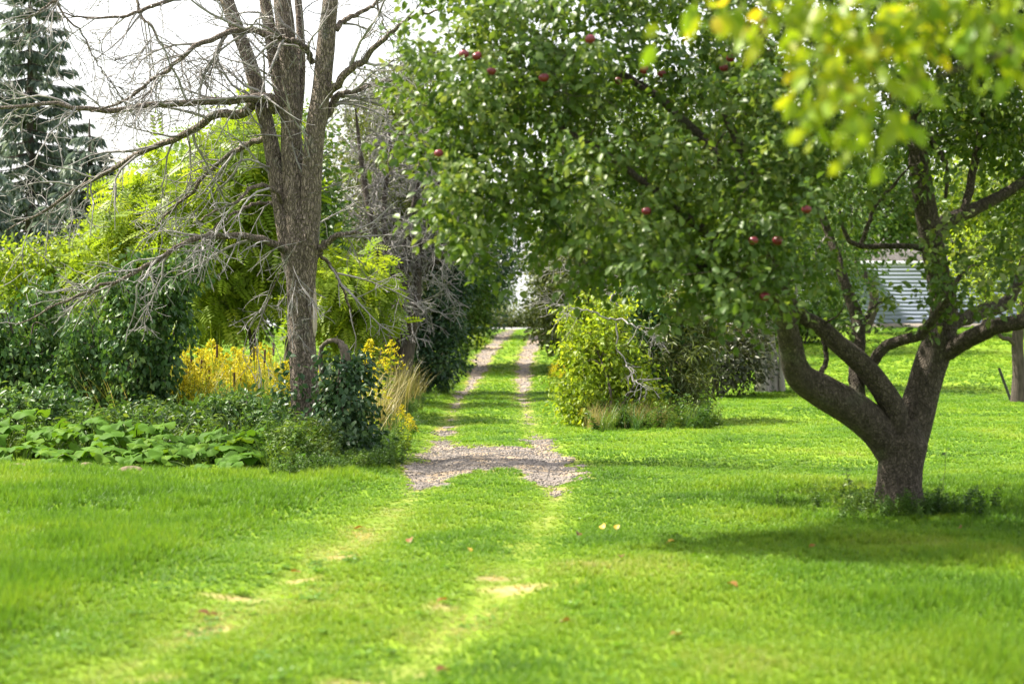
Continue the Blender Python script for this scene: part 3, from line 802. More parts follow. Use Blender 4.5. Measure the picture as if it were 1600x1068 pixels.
    for x, y in [(922, 62), (850, 122), (768, 112), (1131, 107), (1141, 92), (1007, 110), (966, 127), (1034, 116), (725, 85), (686, 240), (1260, 327), (1195, 463), (1215, 376), (1177, 376),
                 (1395, 150), (745, 88), (1197, 35), (1010, 330)]:
        d = np.hypot(px - x, py - y); near = pos[(d < 14), 1]
        Yd = np.percentile(near, 4) if len(near) else 16.5
        q = P(x, y, Yd - .02)
        o = link('apple', ame, root); link('stalk', sme, o); o.location = tuple(q - base); s = .036 + .006*rng.random(); o.scale = (s, s, s); o.rotation_euler = (rng.normal()*.2, rng.normal()*.2, rng.random()*6)
apple_tree()

# ------------------------------------------------------------------ tree whose bough hangs into the foreground
def near_tree():
    rng = np.random.default_rng(23)
    base = on_ground(4.6, 7.4)
    root = thing('maple_tree', 'yellow-green leafy tree whose blurred bough hangs into the foreground', 'tree', base)
    w = Acc(); nodes, nr = [], []
    def add(p, q, n=20, k=12):
        p_, q_ = limb(w, [np.asarray(t, float) for t in p], q, n, k, rough=.08); nodes.append(p_[2:]); nr.append(q_[2:])
    add([base - [0, 0, .05], base + [0, 0, .5], [4.55, 7.4, 1.6], [4.5, 7.3, 2.8], [4.4, 7.3, 4.2], [4.5, 7.2, 5.6]], [.24, .17, .15, .13, .09, .04], 30, 16)
    add([[4.5, 7.3, 2.5], [3.6, 7.3, 3.2], [2.6, 7.2, 3.3], [1.8, 7.1, 3.15], [1.2, 7.0, 2.98], [.8, 7.0, 2.9]], [.07, .05, .035, .022, .012, .005])
    add([[3.0, 7.2, 3.3], [2.4, 6.9, 2.95], [1.9, 6.9, 2.75], [1.45, 6.95, 2.6]], [.03, .02, .012, .005])
    add([[4.5, 7.3, 3.0], [4.6, 8.2, 3.6], [4.2, 9.0, 4.2]], [.06, .045, .02])
    add([[4.5, 7.3, 3.2], [5.6, 7.0, 3.8], [6.6, 7.0, 4.1]], [.06, .045, .02])
    part('trunk', w, M['dark_bark'], root, True)
    # the bough in view, cluster by cluster
    spots = [(1100, 15, 7.0), (1150, 15, 7.05), (1200, 18, 7), (1235, 35, 6.9), (1270, 65, 6.9), (1290, 110, 6.85), (1265, 140, 6.85), (1320, 150, 6.8), (1310, 190, 6.8), (1345, 180, 6.85), (1300, 60, 7), (1340, 90, 6.9),
             (1370, 120, 6.85), (1390, 160, 6.9), (1330, 30, 7.1), (1380, 40, 7), (1430, 20, 7), (1420, 70, 7), (1470, 40, 7), (1500, 15, 7.1), (1520, 65, 6.9), (1550, 30, 7), (1580, 75, 6.9), (1590, 20, 7.1), (1600, 110, 6.9), (1450, 10, 7.2),
             (1560, 5, 7), (1260, 5, 7), (1300, -10, 7), (1400, -15, 7.1), (1500, -20, 7)]
    C = np.array([P(*s) for s in spots]); cen = C + [0, .3, .2]
    pos, axis, nrm, rnd = clump_leaves(Acc(), C, cen, 17, .075, .08, T_OVAL, rng, up=.3, droop=.8, width=.62)
    ells = [(np.array([4.4, 7.3, 4.6]), np.array([2.2, 1.9, 1.5])), (np.array([2.9, 7.3, 3.75]), np.array([1.6, 1.2, .5])), (np.array([5.6, 7.2, 3.9]), np.array([1.8, 1.6, 1.2]))]
    C2, cen2 = sample(ells, 420, rng, .45)
    b = Acc()
    grow(np.vstack(nodes), np.concatenate(nr), np.vstack([C, C2]), rng, r0=.016, r1=.0025, wob=.1, bend=-.1, acc=b, k=4)
    part('branches', b, M['dark_bark'], root, True, kind='stuff')
    a = Acc(); clump_leaves(a, C2, cen2, 40, .14, .08, T_OVAL, rng, up=.5, droop=.5, width=.62)
    pick = np.sort(rng.choice(len(pos), 290, replace=False)); rest = np.ones(len(pos), bool); rest[pick] = False
    leaves(a, pos[rest], axis[rest], nrm[rest], .075, T_OVAL, rnd[rest], .62)
    part('crown', a, M['near_leaf'], root, kind='stuff')
    leaf_parts(root, pos[pick], axis[pick], nrm[pick], .066 + .03*rng.random(len(pick)), rnd[pick], leaf_meshes('near', T_OVAL, M['near_leaf'], .62))
near_tree()

# ------------------------------------------------------------------ dead tree
def dead_tree():
    rng = np.random.default_rng(5); Y0 = 26.0
    base = on_ground((480-800)/F*Y0, Y0)
    root = thing('dead_tree', 'tall bare dead tree with several stems and pale grey twigs', 'tree', base)
    def pt(x, y, dy=0): return P(x, y, Y0 + dy)
    S_ = []
    def st(pts, rad, n, k, rough=.13, seed=0):
        w = Acc(); S_.append(limb(w, [pt(*p) for p in pts], rad, n, k, rough=rough, seed=seed))
        part('trunk' if len(S_) == 1 else 'stem', w, M['dead_bark'], root, True)
    st([(484, 728), (483, 700), (478, 650), (474, 580), (471, 500), (470, 430), (468, 385), (466, 340), (464, 300)], [.29, .225, .19, .178, .172, .188, .205, .18, .10], 70, 30)
    st([(464, 480, 0), (456, 420, 0), (447, 365, 0), (440, 320, .05), (430, 260, .1), (418, 200, .15), (405, 150, .2), (388, 90, .3), (365, 30, .4), (345, -30, .5), (310, -140, .7), (280, -260, .9)], [.05, .105, .115, .11, .105, .10, .10, .095, .09, .085, .06, .03], 66, 18, seed=3)
    st([(466, 380, 0), (462, 320, 0), (457, 250, .05), (455, 190, .1), (453, 120, .1), (447, 50, .1), (440, -20, .1), (430, -160, .1), (425, -330, .1)], [.15, .145, .14, .132, .128, .118, .108, .075, .03], 60, 20, seed=6)
    st([(473, 500, 0), (478, 430, -.03), (482, 380, -.05), (485, 330, -.08), (488, 260, -.1), (494, 200, -.1), (503, 140, -.1), (509, 80, -.15), (515, 20, -.2), (522, -50, -.2), (545, -200, -.3), (560, -340, -.3)], [.07, .13, .14, .136, .13, .126, .118, .11, .10, .09, .065, .03], 70, 20, seed=9)
    st([(452, 215, .1), (440, 150, .1), (432, 110, .15), (424, 60, .2), (416, 10, .3), (405, -60, .4), (380, -200, .6)], [.05, .09, .085, .08, .075, .06, .02], 36, 14, seed=12)
    st([(462, 215, .05), (470, 130, .25), (470, 60, .4), (466, 0, .5), (455, -120, .6)], [.06, .06, .055, .05, .02], 30, 10, seed=14)
    # split bare strip where bark is lost
    a = Acc(); pts_ = [pt(492, y, -.17) for y in (450, 480, 510, 525)]
    limb(a, pts_, [.012, .028, .03, .01], 14, 8, rough=.2); part('bare_wood', a, M['wood_bare'], root, True)
    # broken stub and the big knotted limb
    a = Acc()
    LB = []
    def lb(pts, r0, r1, n=26, rough=.05):
        p3 = [pt(*p) for p in pts]; rad = np.linspace(r0, r1, len(p3))
        p_, q_ = smooth_line(p3, rad, n); p_[1:] += rng.normal(size=(n-1, 3))*.012
        a = Acc(); LB.append((p_, q_)); tubes(a, p_, q_, 8, rough=rough, seed=len(LB)); part('limb', a, M['dead_bark'], root, True)
    lb([(430, 172, .1), (424, 155, -.1), (405, 152, -.2), (370, 155, -.4), (310, 160, -.6), (240, 165, -.9), (150, 172, -1.2), (80, 163, -1.5), (10, 168, -1.7), (-60, 175, -1.9)], .075, .012)
    lb([(400, 160, 0), (375, 178, .2), (340, 178, .3), (300, 205, .5), (240, 228, .7), (180, 262, .8), (120, 295, 1.0), (60, 335, 1.1), (10, 362, 1.2)], .07, .01)
    lb([(430, 60, -.1), (400, 48, -.2), (370, 50, -.4), (320, 68, -.7), (280, 95, -.9), (240, 125, -1.1), (190, 160, -1.3), (140, 175, -1.5)], .05, .01)
    lb([(418, 215, .2), (395, 222, .4), (365, 238, .6), (330, 266, .9), (300, 300, 1.1), (262, 335, 1.3), (225, 372, 1.5)], .045, .01)
    lb([(445, 320, 0), (425, 295, -.3), (395, 292, -.6), (370, 315, -.9), (335, 330, -1.1), (300, 350, -1.3)], .035, .008)
    lb([(440, 330, 0), (420, 318, .1), (395, 320, -.3), (360, 338, -.7), (330, 360, -.8), (305, 390, -.9)], .03, .007)
    lb([(455, 395, 0), (435, 385, -.2), (400, 373, -.5), (345, 368, -.8), (300, 376, -1.1), (255, 398, -1.3), (200, 430, -1.6), (140, 455, -1.8), (80, 480, -2.0), (30, 508, -2.1)], .055, .008, 32)
    lb([(492, 400, 0), (505, 385, -.1), (525, 370, -.2), (548, 363, -.2), (572, 362, -.1)], .06, .015)
    lb([(497, 395, 0), (518, 420, .2), (535, 450, .3), (545, 475, .4), (552, 505, .5)], .028, .008)
    lb([(500, 195, 0), (515, 170, .1), (530, 150, .1), (555, 143, .2), (585, 132, .4), (630, 120, .6)], .07, .01)
    lb([(512, 150, -.1), (540, 118, -.3), (570, 95, -.4), (600, 62, -.6), (640, 30, -.8), (690, 15, -1)], .06, .012)
    lb([(490, 100, 0), (475, 70, -.2), (440, 60, -.4), (430, 45, -.5)], .04, .03)
    lb([(515, 50, 0), (545, 30, .2), (580, 12, .4), (600, -15, .6)], .045, .015)
    lb([(350, 0, .5), (300, -5, .4), (250, 8, .2), (200, 25, .1), (150, 30, 0), (90, 20, -.1)], .04, .008)
    lb([(310, -140, .7), (220, -90, .4), (130, -30, 0), (75, 10, -.3), (40, 30, -.4)], .045, .008)
    lb([(200, -80, .4), (215, 10, .3), (235, 40, .2), (255, 70, .1), (275, 85, 0), (295, 130, -.2), (300, 160, -.3)], .022, .006)
    lb([(70, -60, 0), (95, 15, -.2), (130, 55, -.3), (150, 95, -.3), (170, 125, -.4), (195, 150, -.4)], .016, .005)
    lb([(365, 30, .4), (330, 110, .3), (320, 160, .2)], .02, .006)
    lb([(345, -30, .5), (280, -60, .8), (200, -60, 1.2), (110, -80, 1.4)], .05, .01)
    lb([(522, -50, 0), (600, -90, .3), (680, -80, .5)], .05, .01)
    lb([(466, 340, -.2), (478, 372, -.35), (466, 380, -.4), (458, 405, -.4), (463, 440, -.42), (466, 462, -.4)], .014, .005)
    lb([(440, 420, .5), (420, 470, .8), (400, 520, 1.0)], .01, .004)
    lb([(560, -100, 0), (600, 40, -.1), (620, 70, -.2)], .015, .005)
    p1 = np.array([smooth_line(p, q, 14)[0] for p, q in LB]); r1_ = np.array([smooth_line(p, q, 14)[1] for p, q in LB])
    t = Acc()
    p2, r2 = spawn(p1, r1_, 5.6, .5, 1.9, rng, ang=(20, 60), droop=.03, wander=.16, npt=8, rfac=.6, r1=.005)
    tubes(t, p2, r2, 5)
    p3, r3 = spawn(p2, r2, 5.0, .25, .85, rng, ang=(20, 65), droop=.02, wander=.18, npt=6, r1=.004)
    tubes(t, p3, r3, 4)
    p4, r4 = spawn(p3, r3, 6.5, .1, .38, rng, ang=(25, 70), wander=.22, npt=4, r1=.0034)
    tubes(t, p4, r4, 3)
    # stem shoots straight off the upper stems
    ps = np.array([smooth_line(p, q, 14)[0] for p, q in S_[1:]]); rs = np.array([smooth_line(p, q, 14)[1] for p, q in S_[1:]])
    p5, r5 = spawn(ps, rs, 2.6, .5, 1.6, rng, ang=(35, 80), droop=.03, npt=7, rfac=.2, r1=.005)
    tubes(t, p5, r5, 4)
    p6, r6 = spawn(p5, r5, 5.5, .15, .5, rng, npt=5, r1=.0034); tubes(t, p6, r6, 3)
    part('twigs', t, M['dead_twig'], root, kind='stuff')
dead_tree()

# ivy round the foot of the dead tree, with its thick looping stem
def ivy():
    rng = np.random.default_rng(31); Y0 = 25.6
    base = on_ground((535-800)/F*25.4, 25.4)
    root = thing('climbing_vine', 'dark leafy vine bushing round the foot of the bare dead tree', 'vine', base)
    w = Acc()
    pts = [P(502, 700, 25.4), P(508, 620, 25.3), P(500, 560, 25.4), P(508, 536, 25.35), P(525, 532, 25.3), P(538, 548, 25.25), P(541, 580, 25.25), P(534, 610, 25.25), P(526, 650, 25.3), P(524, 735, 25.3)]
    limb(w, pts, [.03, .03, .028, .024, .03, .05, .058, .05, .038, .035], 50, 12, rough=.5, jit=.007, rng=rng)
    p2 = [P(530, 720, 25.2), P(536, 660, 25.15), P(528, 600, 25.2), P(535, 560, 25.2), P(526, 525, 25.3)]
    limb(w, p2, [.02, .018, .016, .012, .006], 24, 6, jit=.01, rng=rng)
    part('stem', w, M['vine_stem'], root, True)
    ells = [E(540, 650, 25.2, 42, 85, .45), E(515, 600, 25.35, 18, 60, .25), E(545, 700, 25.0, 55, 45, .5), E(500, 690, 25.2, 45, 40, .35), E(452, 640, 25.7, 10, 90, .15), E(560, 610, 25.3, 25, 70, .3)]
    C, cen = sample(ells, 260, rng, .4); k = C[:, 2] > .02; C, cen = C[k], cen[k]
    a = Acc(); clump_leaves(a, C, cen, 16, .09, .085, T_DIA, rng, up=.25, droop=.9, width=.7, out=1.0)
    part('foliage', a, M['ivy_leaf'], root, kind='stuff')
ivy()

# ------------------------------------------------------------------ vine covered shrubs and undergrowth, left
leafy('vine_covered_shrub', 'dark green shrub draped in hanging vines beside the yellow flowers', 'shrub', Gp(215, 690),
      [E(165, 450, 29.3, 30, 40, .5), E(215, 430, 29.0, 30, 45, .5), E(265, 440, 29.2, 24, 50, .4), E(310, 395, 29.4, 20, 30, .3), E(195, 530, 28.8, 35, 60, .5), E(140, 520, 29.5, 28, 50, .5), E(250, 540, 29.0, 24, 50, .4), E(150, 620, 29.2, 60, 40, .6), E(225, 610, 28.8, 40, 50, .5), E(110, 580, 29.8, 30, 60, .5)],
      'vine_leaf', T_DIA, .105, 190, 17, .085, 41, up=.2, droop=1.2, width=.6, shell=.5, drape=6)
leafy('vine_covered_shrub', 'tangled dark shrub left of the vine-draped one, above the old post', 'shrub', Gp(40, 690),
      [E(60, 470, 30.2, 30, 35, .5), E(15, 500, 30, 35, 40, .6), E(20, 570, 29.6, 45, 50, .6), E(-60, 500, 30, 50, 70, .8), E(75, 550, 30.1, 25, 60, .5)],
      'vine_leaf', T_DIA, .105, 130, 17, .09, 42, up=.25, droop=1.1, width=.6, shell=.45, drape=5)
leafy('elder_bush', 'low blue-green leafy bush over the grey post behind the squash leaves', 'bush', Gp(55, 700),
      [E(50, 640, 27.2, 62, 32, .5), E(-30, 645, 27.2, 60, 35, .5)],
      'vine_leaf', T_DIA, .10, 130, 26, .11, 43, up=.6, droop=.4, width=.5)
leafy('young_shrub', 'yellow-green young shrub peeking out between the spruces and the vines', 'shrub', on_ground(-10.2, 42),
      [E(40, 425, 42, 70, 45, .9), E(120, 415, 42.4, 60, 40, .9), E(170, 400, 43, 50, 40, .9)],
      'lime_leaf', T_DIA, .13, 200, 26, .2, 44, width=.6)
leafy('undergrowth_bush', 'low dark bush of arching leaves in front of the goldenrod', 'bush', Gp(390, 690),
      [E(385, 645, 27.0, 60, 28, .5), E(330, 660, 26.8, 50, 30, .5), E(430, 670, 26.4, 35, 25, .4)],
      'vine_leaf', T_DIA, .12, 170, 22, .12, 45, up=.6, droop=.5, width=.38)
leafy('undergrowth_bush', 'low leafy bush between the vine-draped shrub and the squash patch', 'bush', Gp(240, 695),
      [E(230, 668, 26.6, 75, 28, .6), E(300, 675, 26.2, 50, 25, .5), E(150, 672, 26.6, 50, 25, .5)],
      'mid_leaf', T_DIA, .11, 170, 20, .12, 46, up=.6, droop=.5, width=.4)

# ------------------------------------------------------------------ lime green walnuts, spruces, other trees on the left
def trunk_to(base, top, r0, r1, bend=.2, seed=0):
    rg = np.random.default_rng(seed); base, top = np.asarray(base, float), np.asarray(top, float)
    t = np.linspace(0, 1, 5)[:, None]; p = base*(1-t) + top*t; p[1:-1] += rg.normal(size=(3, 3))*[bend, bend, 0]
    p[0, 2] -= .06
    return [(list(p), list(r0*(1-t[:, 0]) + r1*t[:, 0]))]

b = on_ground(-5.0, 38); leafy('walnut_tree', 'lime green young walnut tree rising behind the bare dead tree', 'tree', b,
      [E(385, 260, 38, 70, 80, 1.2), E(350, 360, 38, 90, 70, 1.3), E(420, 400, 38, 70, 80, 1.0), E(330, 450, 38, 80, 50, 1.1), E(410, 200, 38.5, 40, 40, .7)],
      'lime_leaf', T_PIN, .42, 260, 9, .28, 51, trunk_to(b, P(390, 220, 38), .09, .02, .15, 1), droop=.5, width=1.0, up=.9)
b = on_ground(-7.2, 40); leafy('walnut_tree', 'lime green walnut tree with open feathery crown beside the spruces', 'tree', b,
      [E(250, 330, 40, 70, 60, 1.2), E(230, 420, 40, 90, 70, 1.3), E(300, 420, 40, 60, 70, 1.0), E(290, 280, 40.5, 45, 45, .8)],
      'lime_leaf', T_PIN, .42, 220, 9, .28, 52, trunk_to(b, P(260, 290, 40), .08, .02, .15, 2), droop=.5, width=1.0, up=.9)
b = on_ground(-3.05, 36); leafy('walnut_sapling', 'bright lime walnut sapling between the dead tree and the grey thicket', 'sapling', b,
      [E(545, 430, 36, 55, 45, .7), E(520, 480, 36, 45, 50, .6), E(575, 470, 36, 30, 45, .5)],
      'lime_leaf', T_PIN, .36, 80, 8, .2, 53, trunk_to(b, P(545, 410, 36), .035, .01, .08, 3), droop=.5, width=1.0, up=.9)
b = on_ground(-7.6, 52); leafy('leafy_tree', 'mid green round-headed tree standing behind the lime walnuts', 'tree', b,
      [E(330, 330, 52, 100, 110, 2.0), E(400, 280, 53, 80, 110, 1.8), E(270, 400, 52, 90, 80, 1.8), E(440, 420, 52, 90, 80, 1.6), E(350, 470, 51, 140, 50, 1.6)],
      'mid_leaf', T_DIA, .16, 420, 34, .32, 54, trunk_to(b, P(350, 280, 52), .16, .04, .2, 4), width=.62)
b = on_ground(-3.9, 64); leafy('leafy_tree', 'tall mid green tree rising behind the grey dead thicket', 'tree', b,
      [E(590, 230, 64, 90, 110, 2.2), E(560, 330, 64, 90, 100, 2.0), E(660, 300, 65, 90, 130, 2.0), E(640, 180, 65, 60, 70, 1.6), E(600, 430, 64, 120, 70, 2.0)],
      'olive_leaf', T_QUAD, .17, 420, 36, .36, 55, trunk_to(b, P(600, 200, 64), .2, .04, .25, 5), width=.62)

def spruce(label, base, height, rad, seed, lean=0):
    rng = np.random.default_rng(seed); base = np.asarray(base, float)
    root = thing('spruce_tree', label, 'spruce', base, None)
    w = Acc()
    limb(w, [base - [0, 0, .1], base + [0, 0, height*.3], base + [lean, 0, height]], [.22, .15, .02], 20, 8, rough=.05)
    bp, br = [], []; pos, ax, nm = [], [], []
    z = .7
    while z < height - .3:
        f = 1 - z/height; nb = rng.integers(5, 8); a0 = rng.random()*6.28
        for q in range(nb):
            an = a0 + q*6.283/nb + rng.normal()*.2; L = rad*(f**.8)*(.75 + .4*rng.random()); d = np.array([math.cos(an), math.sin(an), 0])
            t = np.linspace(0, 1, 7)[:, None]
            p = base + [lean*z/height, 0, z] + d*L*t + np.array([0, 0, 1.])*(-.30*L*t + .22*L*t**3)
            bp.append(p); br.append(np.linspace(.03*f + .01, .004, 7))
            m = int(46*L) + 8
            tt = rng.random(m)**.7; c = np.stack([np.interp(tt, t[:, 0], p[:, k]) for k in range(3)], -1)
            side = np.array([-d[1], d[0], 0]); s = rng.choice([-1, 1], m)[:, None]
            pos.append(c); ax.append(nz(d*.5 + side*s*(.7*rng.random((m, 1))) + [0, 0, -.75] + rng.normal(size=(m, 3))*.18)); nm.append(nz(rng.normal(size=(m, 3)) + [0, 0, .8]))
        z += .30 + .12*rng.random()
    tubes(w, np.array(bp), np.array(br), 4)
    part('trunk', w, M['dark_bark'], root, True)
    a = Acc(); pos, ax, nm = map(np.vstack, (pos, ax, nm)); n = len(pos)
    leaves(a, pos, ax, nm, .22 + .22*rng.random(n), T_DIA, rng.random(n), .26)
    part('crown', a, M['spruce'], root, kind='stuff')
spruce('tall blue-green spruce at the edge of the tree line', on_ground(-13.3, 55), 13.0, 3.0, 61)
spruce('shorter blue-green spruce between the tall spruce and the lime walnuts', on_ground(-10.6, 50), 6.9, 2.9, 62)
spruce('broad blue-green spruce half hidden behind the tangled dark shrub', on_ground(-12.4, 46), 6.2, 2.6, 63)

# ------------------------------------------------------------------ grey dead thicket and the dark trees along the drive
def thicket():
    rng = np.random.default_rng(71); Y0 = 46.5
    base = on_ground((622-800)/F*Y0, Y0)
    root = thing('dead_thicket_tree', 'dead tree choked with tangled grey twigs beside the dark evergreen', 'tree', base)
    w = Acc(); SS = []
    for pts, r in [([(622, 612), (618, 540), (622, 480), (630, 430), (640, 360), (655, 280), (660, 200)], [.26, .2, .18, .15, .1, .06, .02]),
                   ([(628, 612), (640, 540), (650, 470), (655, 410), (675, 330), (690, 260), (700, 190)], [.16, .13, .12, .1, .08, .05, .02]),
                   ([(612, 612), (600, 530), (598, 450), (585, 370), (570, 290), (560, 210), (555, 160)], [.14, .12, .1, .09, .07, .04, .02]),
                   ([(622, 470), (605, 400), (600, 320), (610, 240), (605, 170)], [.1, .08, .06, .04, .015]),
                   ([(650, 430), (690, 400), (710, 340), (720, 270)], [.08, .06, .04, .015])]:
        SS.append(limb(w, [P(x, y, Y0 + rng.normal()*.3) for x, y in pts], r, 22, 10, rough=.12))
    part('trunk', w, M['dark_bark'], root, True)
    pp_ = np.array([smooth_line(p, q, 14)[0] for p, q in SS]); rr = np.array([smooth_line(p, q, 14)[1] for p, q in SS])
    t = Acc()
    p2, r2 = spawn(pp_, rr, 9, .7, 2.0, rng, ang=(35, 85), droop=.10, wander=.25, npt=9, rfac=.4, r1=.009, t0=.25); tubes(t, p2, r2, 4)
    p3, r3 = spawn(p2, r2, 5.5, .4, 1.1, rng, ang=(25, 75), droop=.14, wander=.26, npt=7, r1=.008); tubes(t, p3, r3, 3)
    p4, r4 = spawn(p3, r3, 3.5, .15, .5, rng, ang=(25, 75), droop=.05, wander=.26, npt=4, r1=.005); tubes(t, p4, r4, 3)
    part('twigs', t, M['dead_twig'], root, kind='stuff')
thicket()

b = on_ground(-2.35, 50); leafy('evergreen_tree', 'dense dark evergreen standing close to the left wheel track', 'tree', b,
      [E(690, 350, 50.5, 50, 70, .9), E(672, 470, 50, 52, 90, .9), E(660, 540, 50, 55, 70, .9), E(700, 430, 50.5, 45, 60, .8), E(690, 540, 49.8, 40, 62, .7)],
      'dark_leaf', T_DIA, .13, 420, 30, .17, 72, trunk_to(b, P(680, 420, 50), .13, .04, .08, 6), width=.5, shell=.6)
b = on_ground(-4.9, 43.5); leafy('leafy_tree', 'mid green tree close behind the trunk of the bare dead tree', 'tree', b,
      [E(455, 300, 43.5, 55, 80, 1.5), E(430, 400, 43.5, 50, 70, 1.4), E(490, 380, 43.5, 50, 80, 1.5), E(470, 230, 43.8, 35, 50, 1.0), E(500, 470, 43.5, 50, 40, 1.2)],
      'mid_leaf', T_DIA, .14, 420, 30, .24, 79, trunk_to(b, P(460, 250, 43.5), .14, .03, .12, 12), width=.6, shell=.4)
b = on_ground(-3.7, 50.5); leafy('evergreen_tree', 'tall shadowy evergreen directly behind the grey dead thicket', 'tree', b,
      [E(610, 250, 50, 62, 100, 2.2), E(590, 380, 50, 62, 90, 2.2), E(650, 340, 50.8, 55, 110, 2.0), E(615, 480, 50, 60, 80, 2.0), E(640, 180, 50.6, 45, 80, 1.6)],
      'olive_leaf', T_QUAD, .135, 620, 32, .22, 78, trunk_to(b, P(620, 200, 50.5), .18, .04, .12, 11), width=.55, shell=.4)
b = on_ground(-2.3, 66); leafy('leafy_tree', 'dark green tree just beyond the dense evergreen along the drive', 'tree', b,
      [E(725, 430, 66, 40, 60, 1.2), E(715, 500, 66, 40, 55, 1.1), E(690, 380, 67, 60, 70, 1.4), E(740, 470, 66, 25, 60, .9), E(740, 385, 66, 45, 40, 1.2)],
      'mid_leaf', T_QUAD, .15, 280, 30, .22, 73, trunk_to(b, P(715, 390, 66), .12, .03, .15, 7), width=.6)
b = on_ground(-2.1, 84); leafy('leafy_tree', 'shady tree near the top of the drive reaching over the tracks', 'tree', b,
      [E(750, 420, 84, 40, 70, 1.4), E(760, 480, 84, 28, 35, 1.2), E(770, 400, 84, 50, 45, 1.4), E(735, 360, 85, 60, 60, 1.6)],
      'dark_leaf', T_QUAD, .17, 240, 30, .26, 74, trunk_to(b, P(745, 400, 84), .12, .03, .15, 8), width=.6)
leafy('roadside_sapling', 'light green sapling at the verge near the top of the drive', 'sapling', on_ground(-1.45, 76),
      [E(742, 522, 76, 14, 22, .4), E(733, 535, 75, 14, 16, .4)], 'lime_leaf', T_DIA, .13, 60, 20, .14, 75, width=.6)
b = on_ground(3.0, 62); leafy('leafy_tree', 'olive green tree leaning over the right wheel track', 'tree', b,
      [E(885, 440, 62, 50, 60, 1.3), E(895, 520, 62, 45, 50, 1.1), E(930, 400, 63, 60, 70, 1.5), E(860, 490, 62, 30, 50, .9), E(950, 480, 62, 50, 60, 1.2)],
      'olive_leaf', T_DIA, .15, 380, 30, .2, 76, trunk_to(b, P(900, 400, 62), .14, .04, .15, 9), width=.55)
b = on_ground(2.75, 80); leafy('leafy_tree', 'olive tree on the right where the drive meets the road', 'tree', b,
      [E(865, 430, 80, 40, 60, 1.4), E(872, 490, 80, 32, 32, 1.2), E(890, 380, 81, 60, 60, 1.6)],
      'olive_leaf', T_QUAD, .16, 240, 30, .22, 77, trunk_to(b, P(875, 400, 80), .12, .03, .15, 10), width=.55)

# across the road
leafy('hedge', 'rough brown-green hedge along the far side of the road', 'hedge', on_ground(0, 107),
      [E(x, 500, 107, 32, 20, .8) for x in range(500, 1150, 34)], 'olive_leaf', T_QUAD, .17, 900, 26, .22, 81, stems=20)
for i_, (px_, Yd, top, seed, m_, lab) in enumerate([(700, 118, 330, 82, 'dark_leaf', 'dark tree across the road left of the sky gap'), (775, 124, 400, 83, 'mid_leaf', 'thin leafy tree across the road framing the gap of sky'),
                                 (845, 122, 420, 84, 'olive_leaf', 'small airy tree across the road right of the sky gap'), (910, 118, 330, 85, 'mid_leaf', 'broad tree across the road behind the olive trees')]):
    b = on_ground((px_-800)/F*Yd, Yd); sp = 28 if i_ in (1, 2) else 60
    leafy('roadside_tree', lab, 'tree', b, [E(px_, top + 40, Yd, sp, 50, 1.6), E(px_ - sp*.4, top + 95, Yd, sp*.9, 45, 1.6), E(px_ + sp*.5, top + 80, Yd, sp*.7, 50, 1.6)],
          m_, T_QUAD, .2, 130 if sp < 40 else 260, 22, .26, seed, trunk_to(b, P(px_, top + 40, Yd), .12, .03, .2, seed), width=.6)

# ------------------------------------------------------------------ right of the drive
leafy('mixed_shrub', 'bright leafy shrub with vines bulging at the right edge of the drive', 'shrub', Gp(940, 668),
      [E(915, 590, 34.2, 38, 62, .7), E(930, 530, 34.6, 42, 45, .7), E(900, 640, 33.8, 25, 30, .5), E(960, 560, 34.6, 45, 60, .8), E(985, 620, 34.2, 45, 45, .6), E(900, 520, 34.9, 26, 45, .5), E(945, 478, 35, 40, 28, .5), E(885, 600, 34.2, 16, 45, .4)],
      'lime_leaf', T_DIA, .10, 330, 22, .15, 91, up=.4, droop=.6, width=.55, shell=.45, spray=.5)
leafy('vine_covered_shrub', 'dark vine-draped shrub filling the hollow behind the bright shrub', 'shrub', Gp(1000, 660),
      [E(1000, 560, 35.5, 45, 55, .8), E(990, 510, 35.8, 40, 25, .6), E(1010, 620, 35, 40, 45, .6), E(1000, 475, 36, 45, 35, .6), E(1040, 500, 36, 35, 40, .6)],
      'vine_leaf', T_DIA, .10, 110, 18, .10, 92, up=.3, droop=.9, width=.6, shell=.5, drape=4)
leafy('willow_shrub', 'olive narrow-leaved shrub beside the shaded lawn', 'shrub', Gp(1060, 662),
      [E(1050, 570, 35.6, 45, 60, .8), E(1075, 620, 35.2, 35, 40, .6), E(1045, 515, 36, 35, 35, .6), E(1085, 560, 36, 25, 40, .5), E(1070, 480, 36.3, 40, 40, .6), E(1100, 520, 36.5, 25, 40, .5)],
      'olive_leaf', T_DIA, .14, 260, 22, .15, 93, up=.3, droop=.6, width=.26, shell=.4, spray=.6)
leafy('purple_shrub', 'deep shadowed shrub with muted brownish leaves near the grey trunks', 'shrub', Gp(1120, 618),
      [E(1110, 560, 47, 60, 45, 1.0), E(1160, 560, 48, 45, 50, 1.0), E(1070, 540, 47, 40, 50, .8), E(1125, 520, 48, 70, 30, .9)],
      'purple_leaf', T_DIA, .13, 280, 24, .2, 94, width=.5)

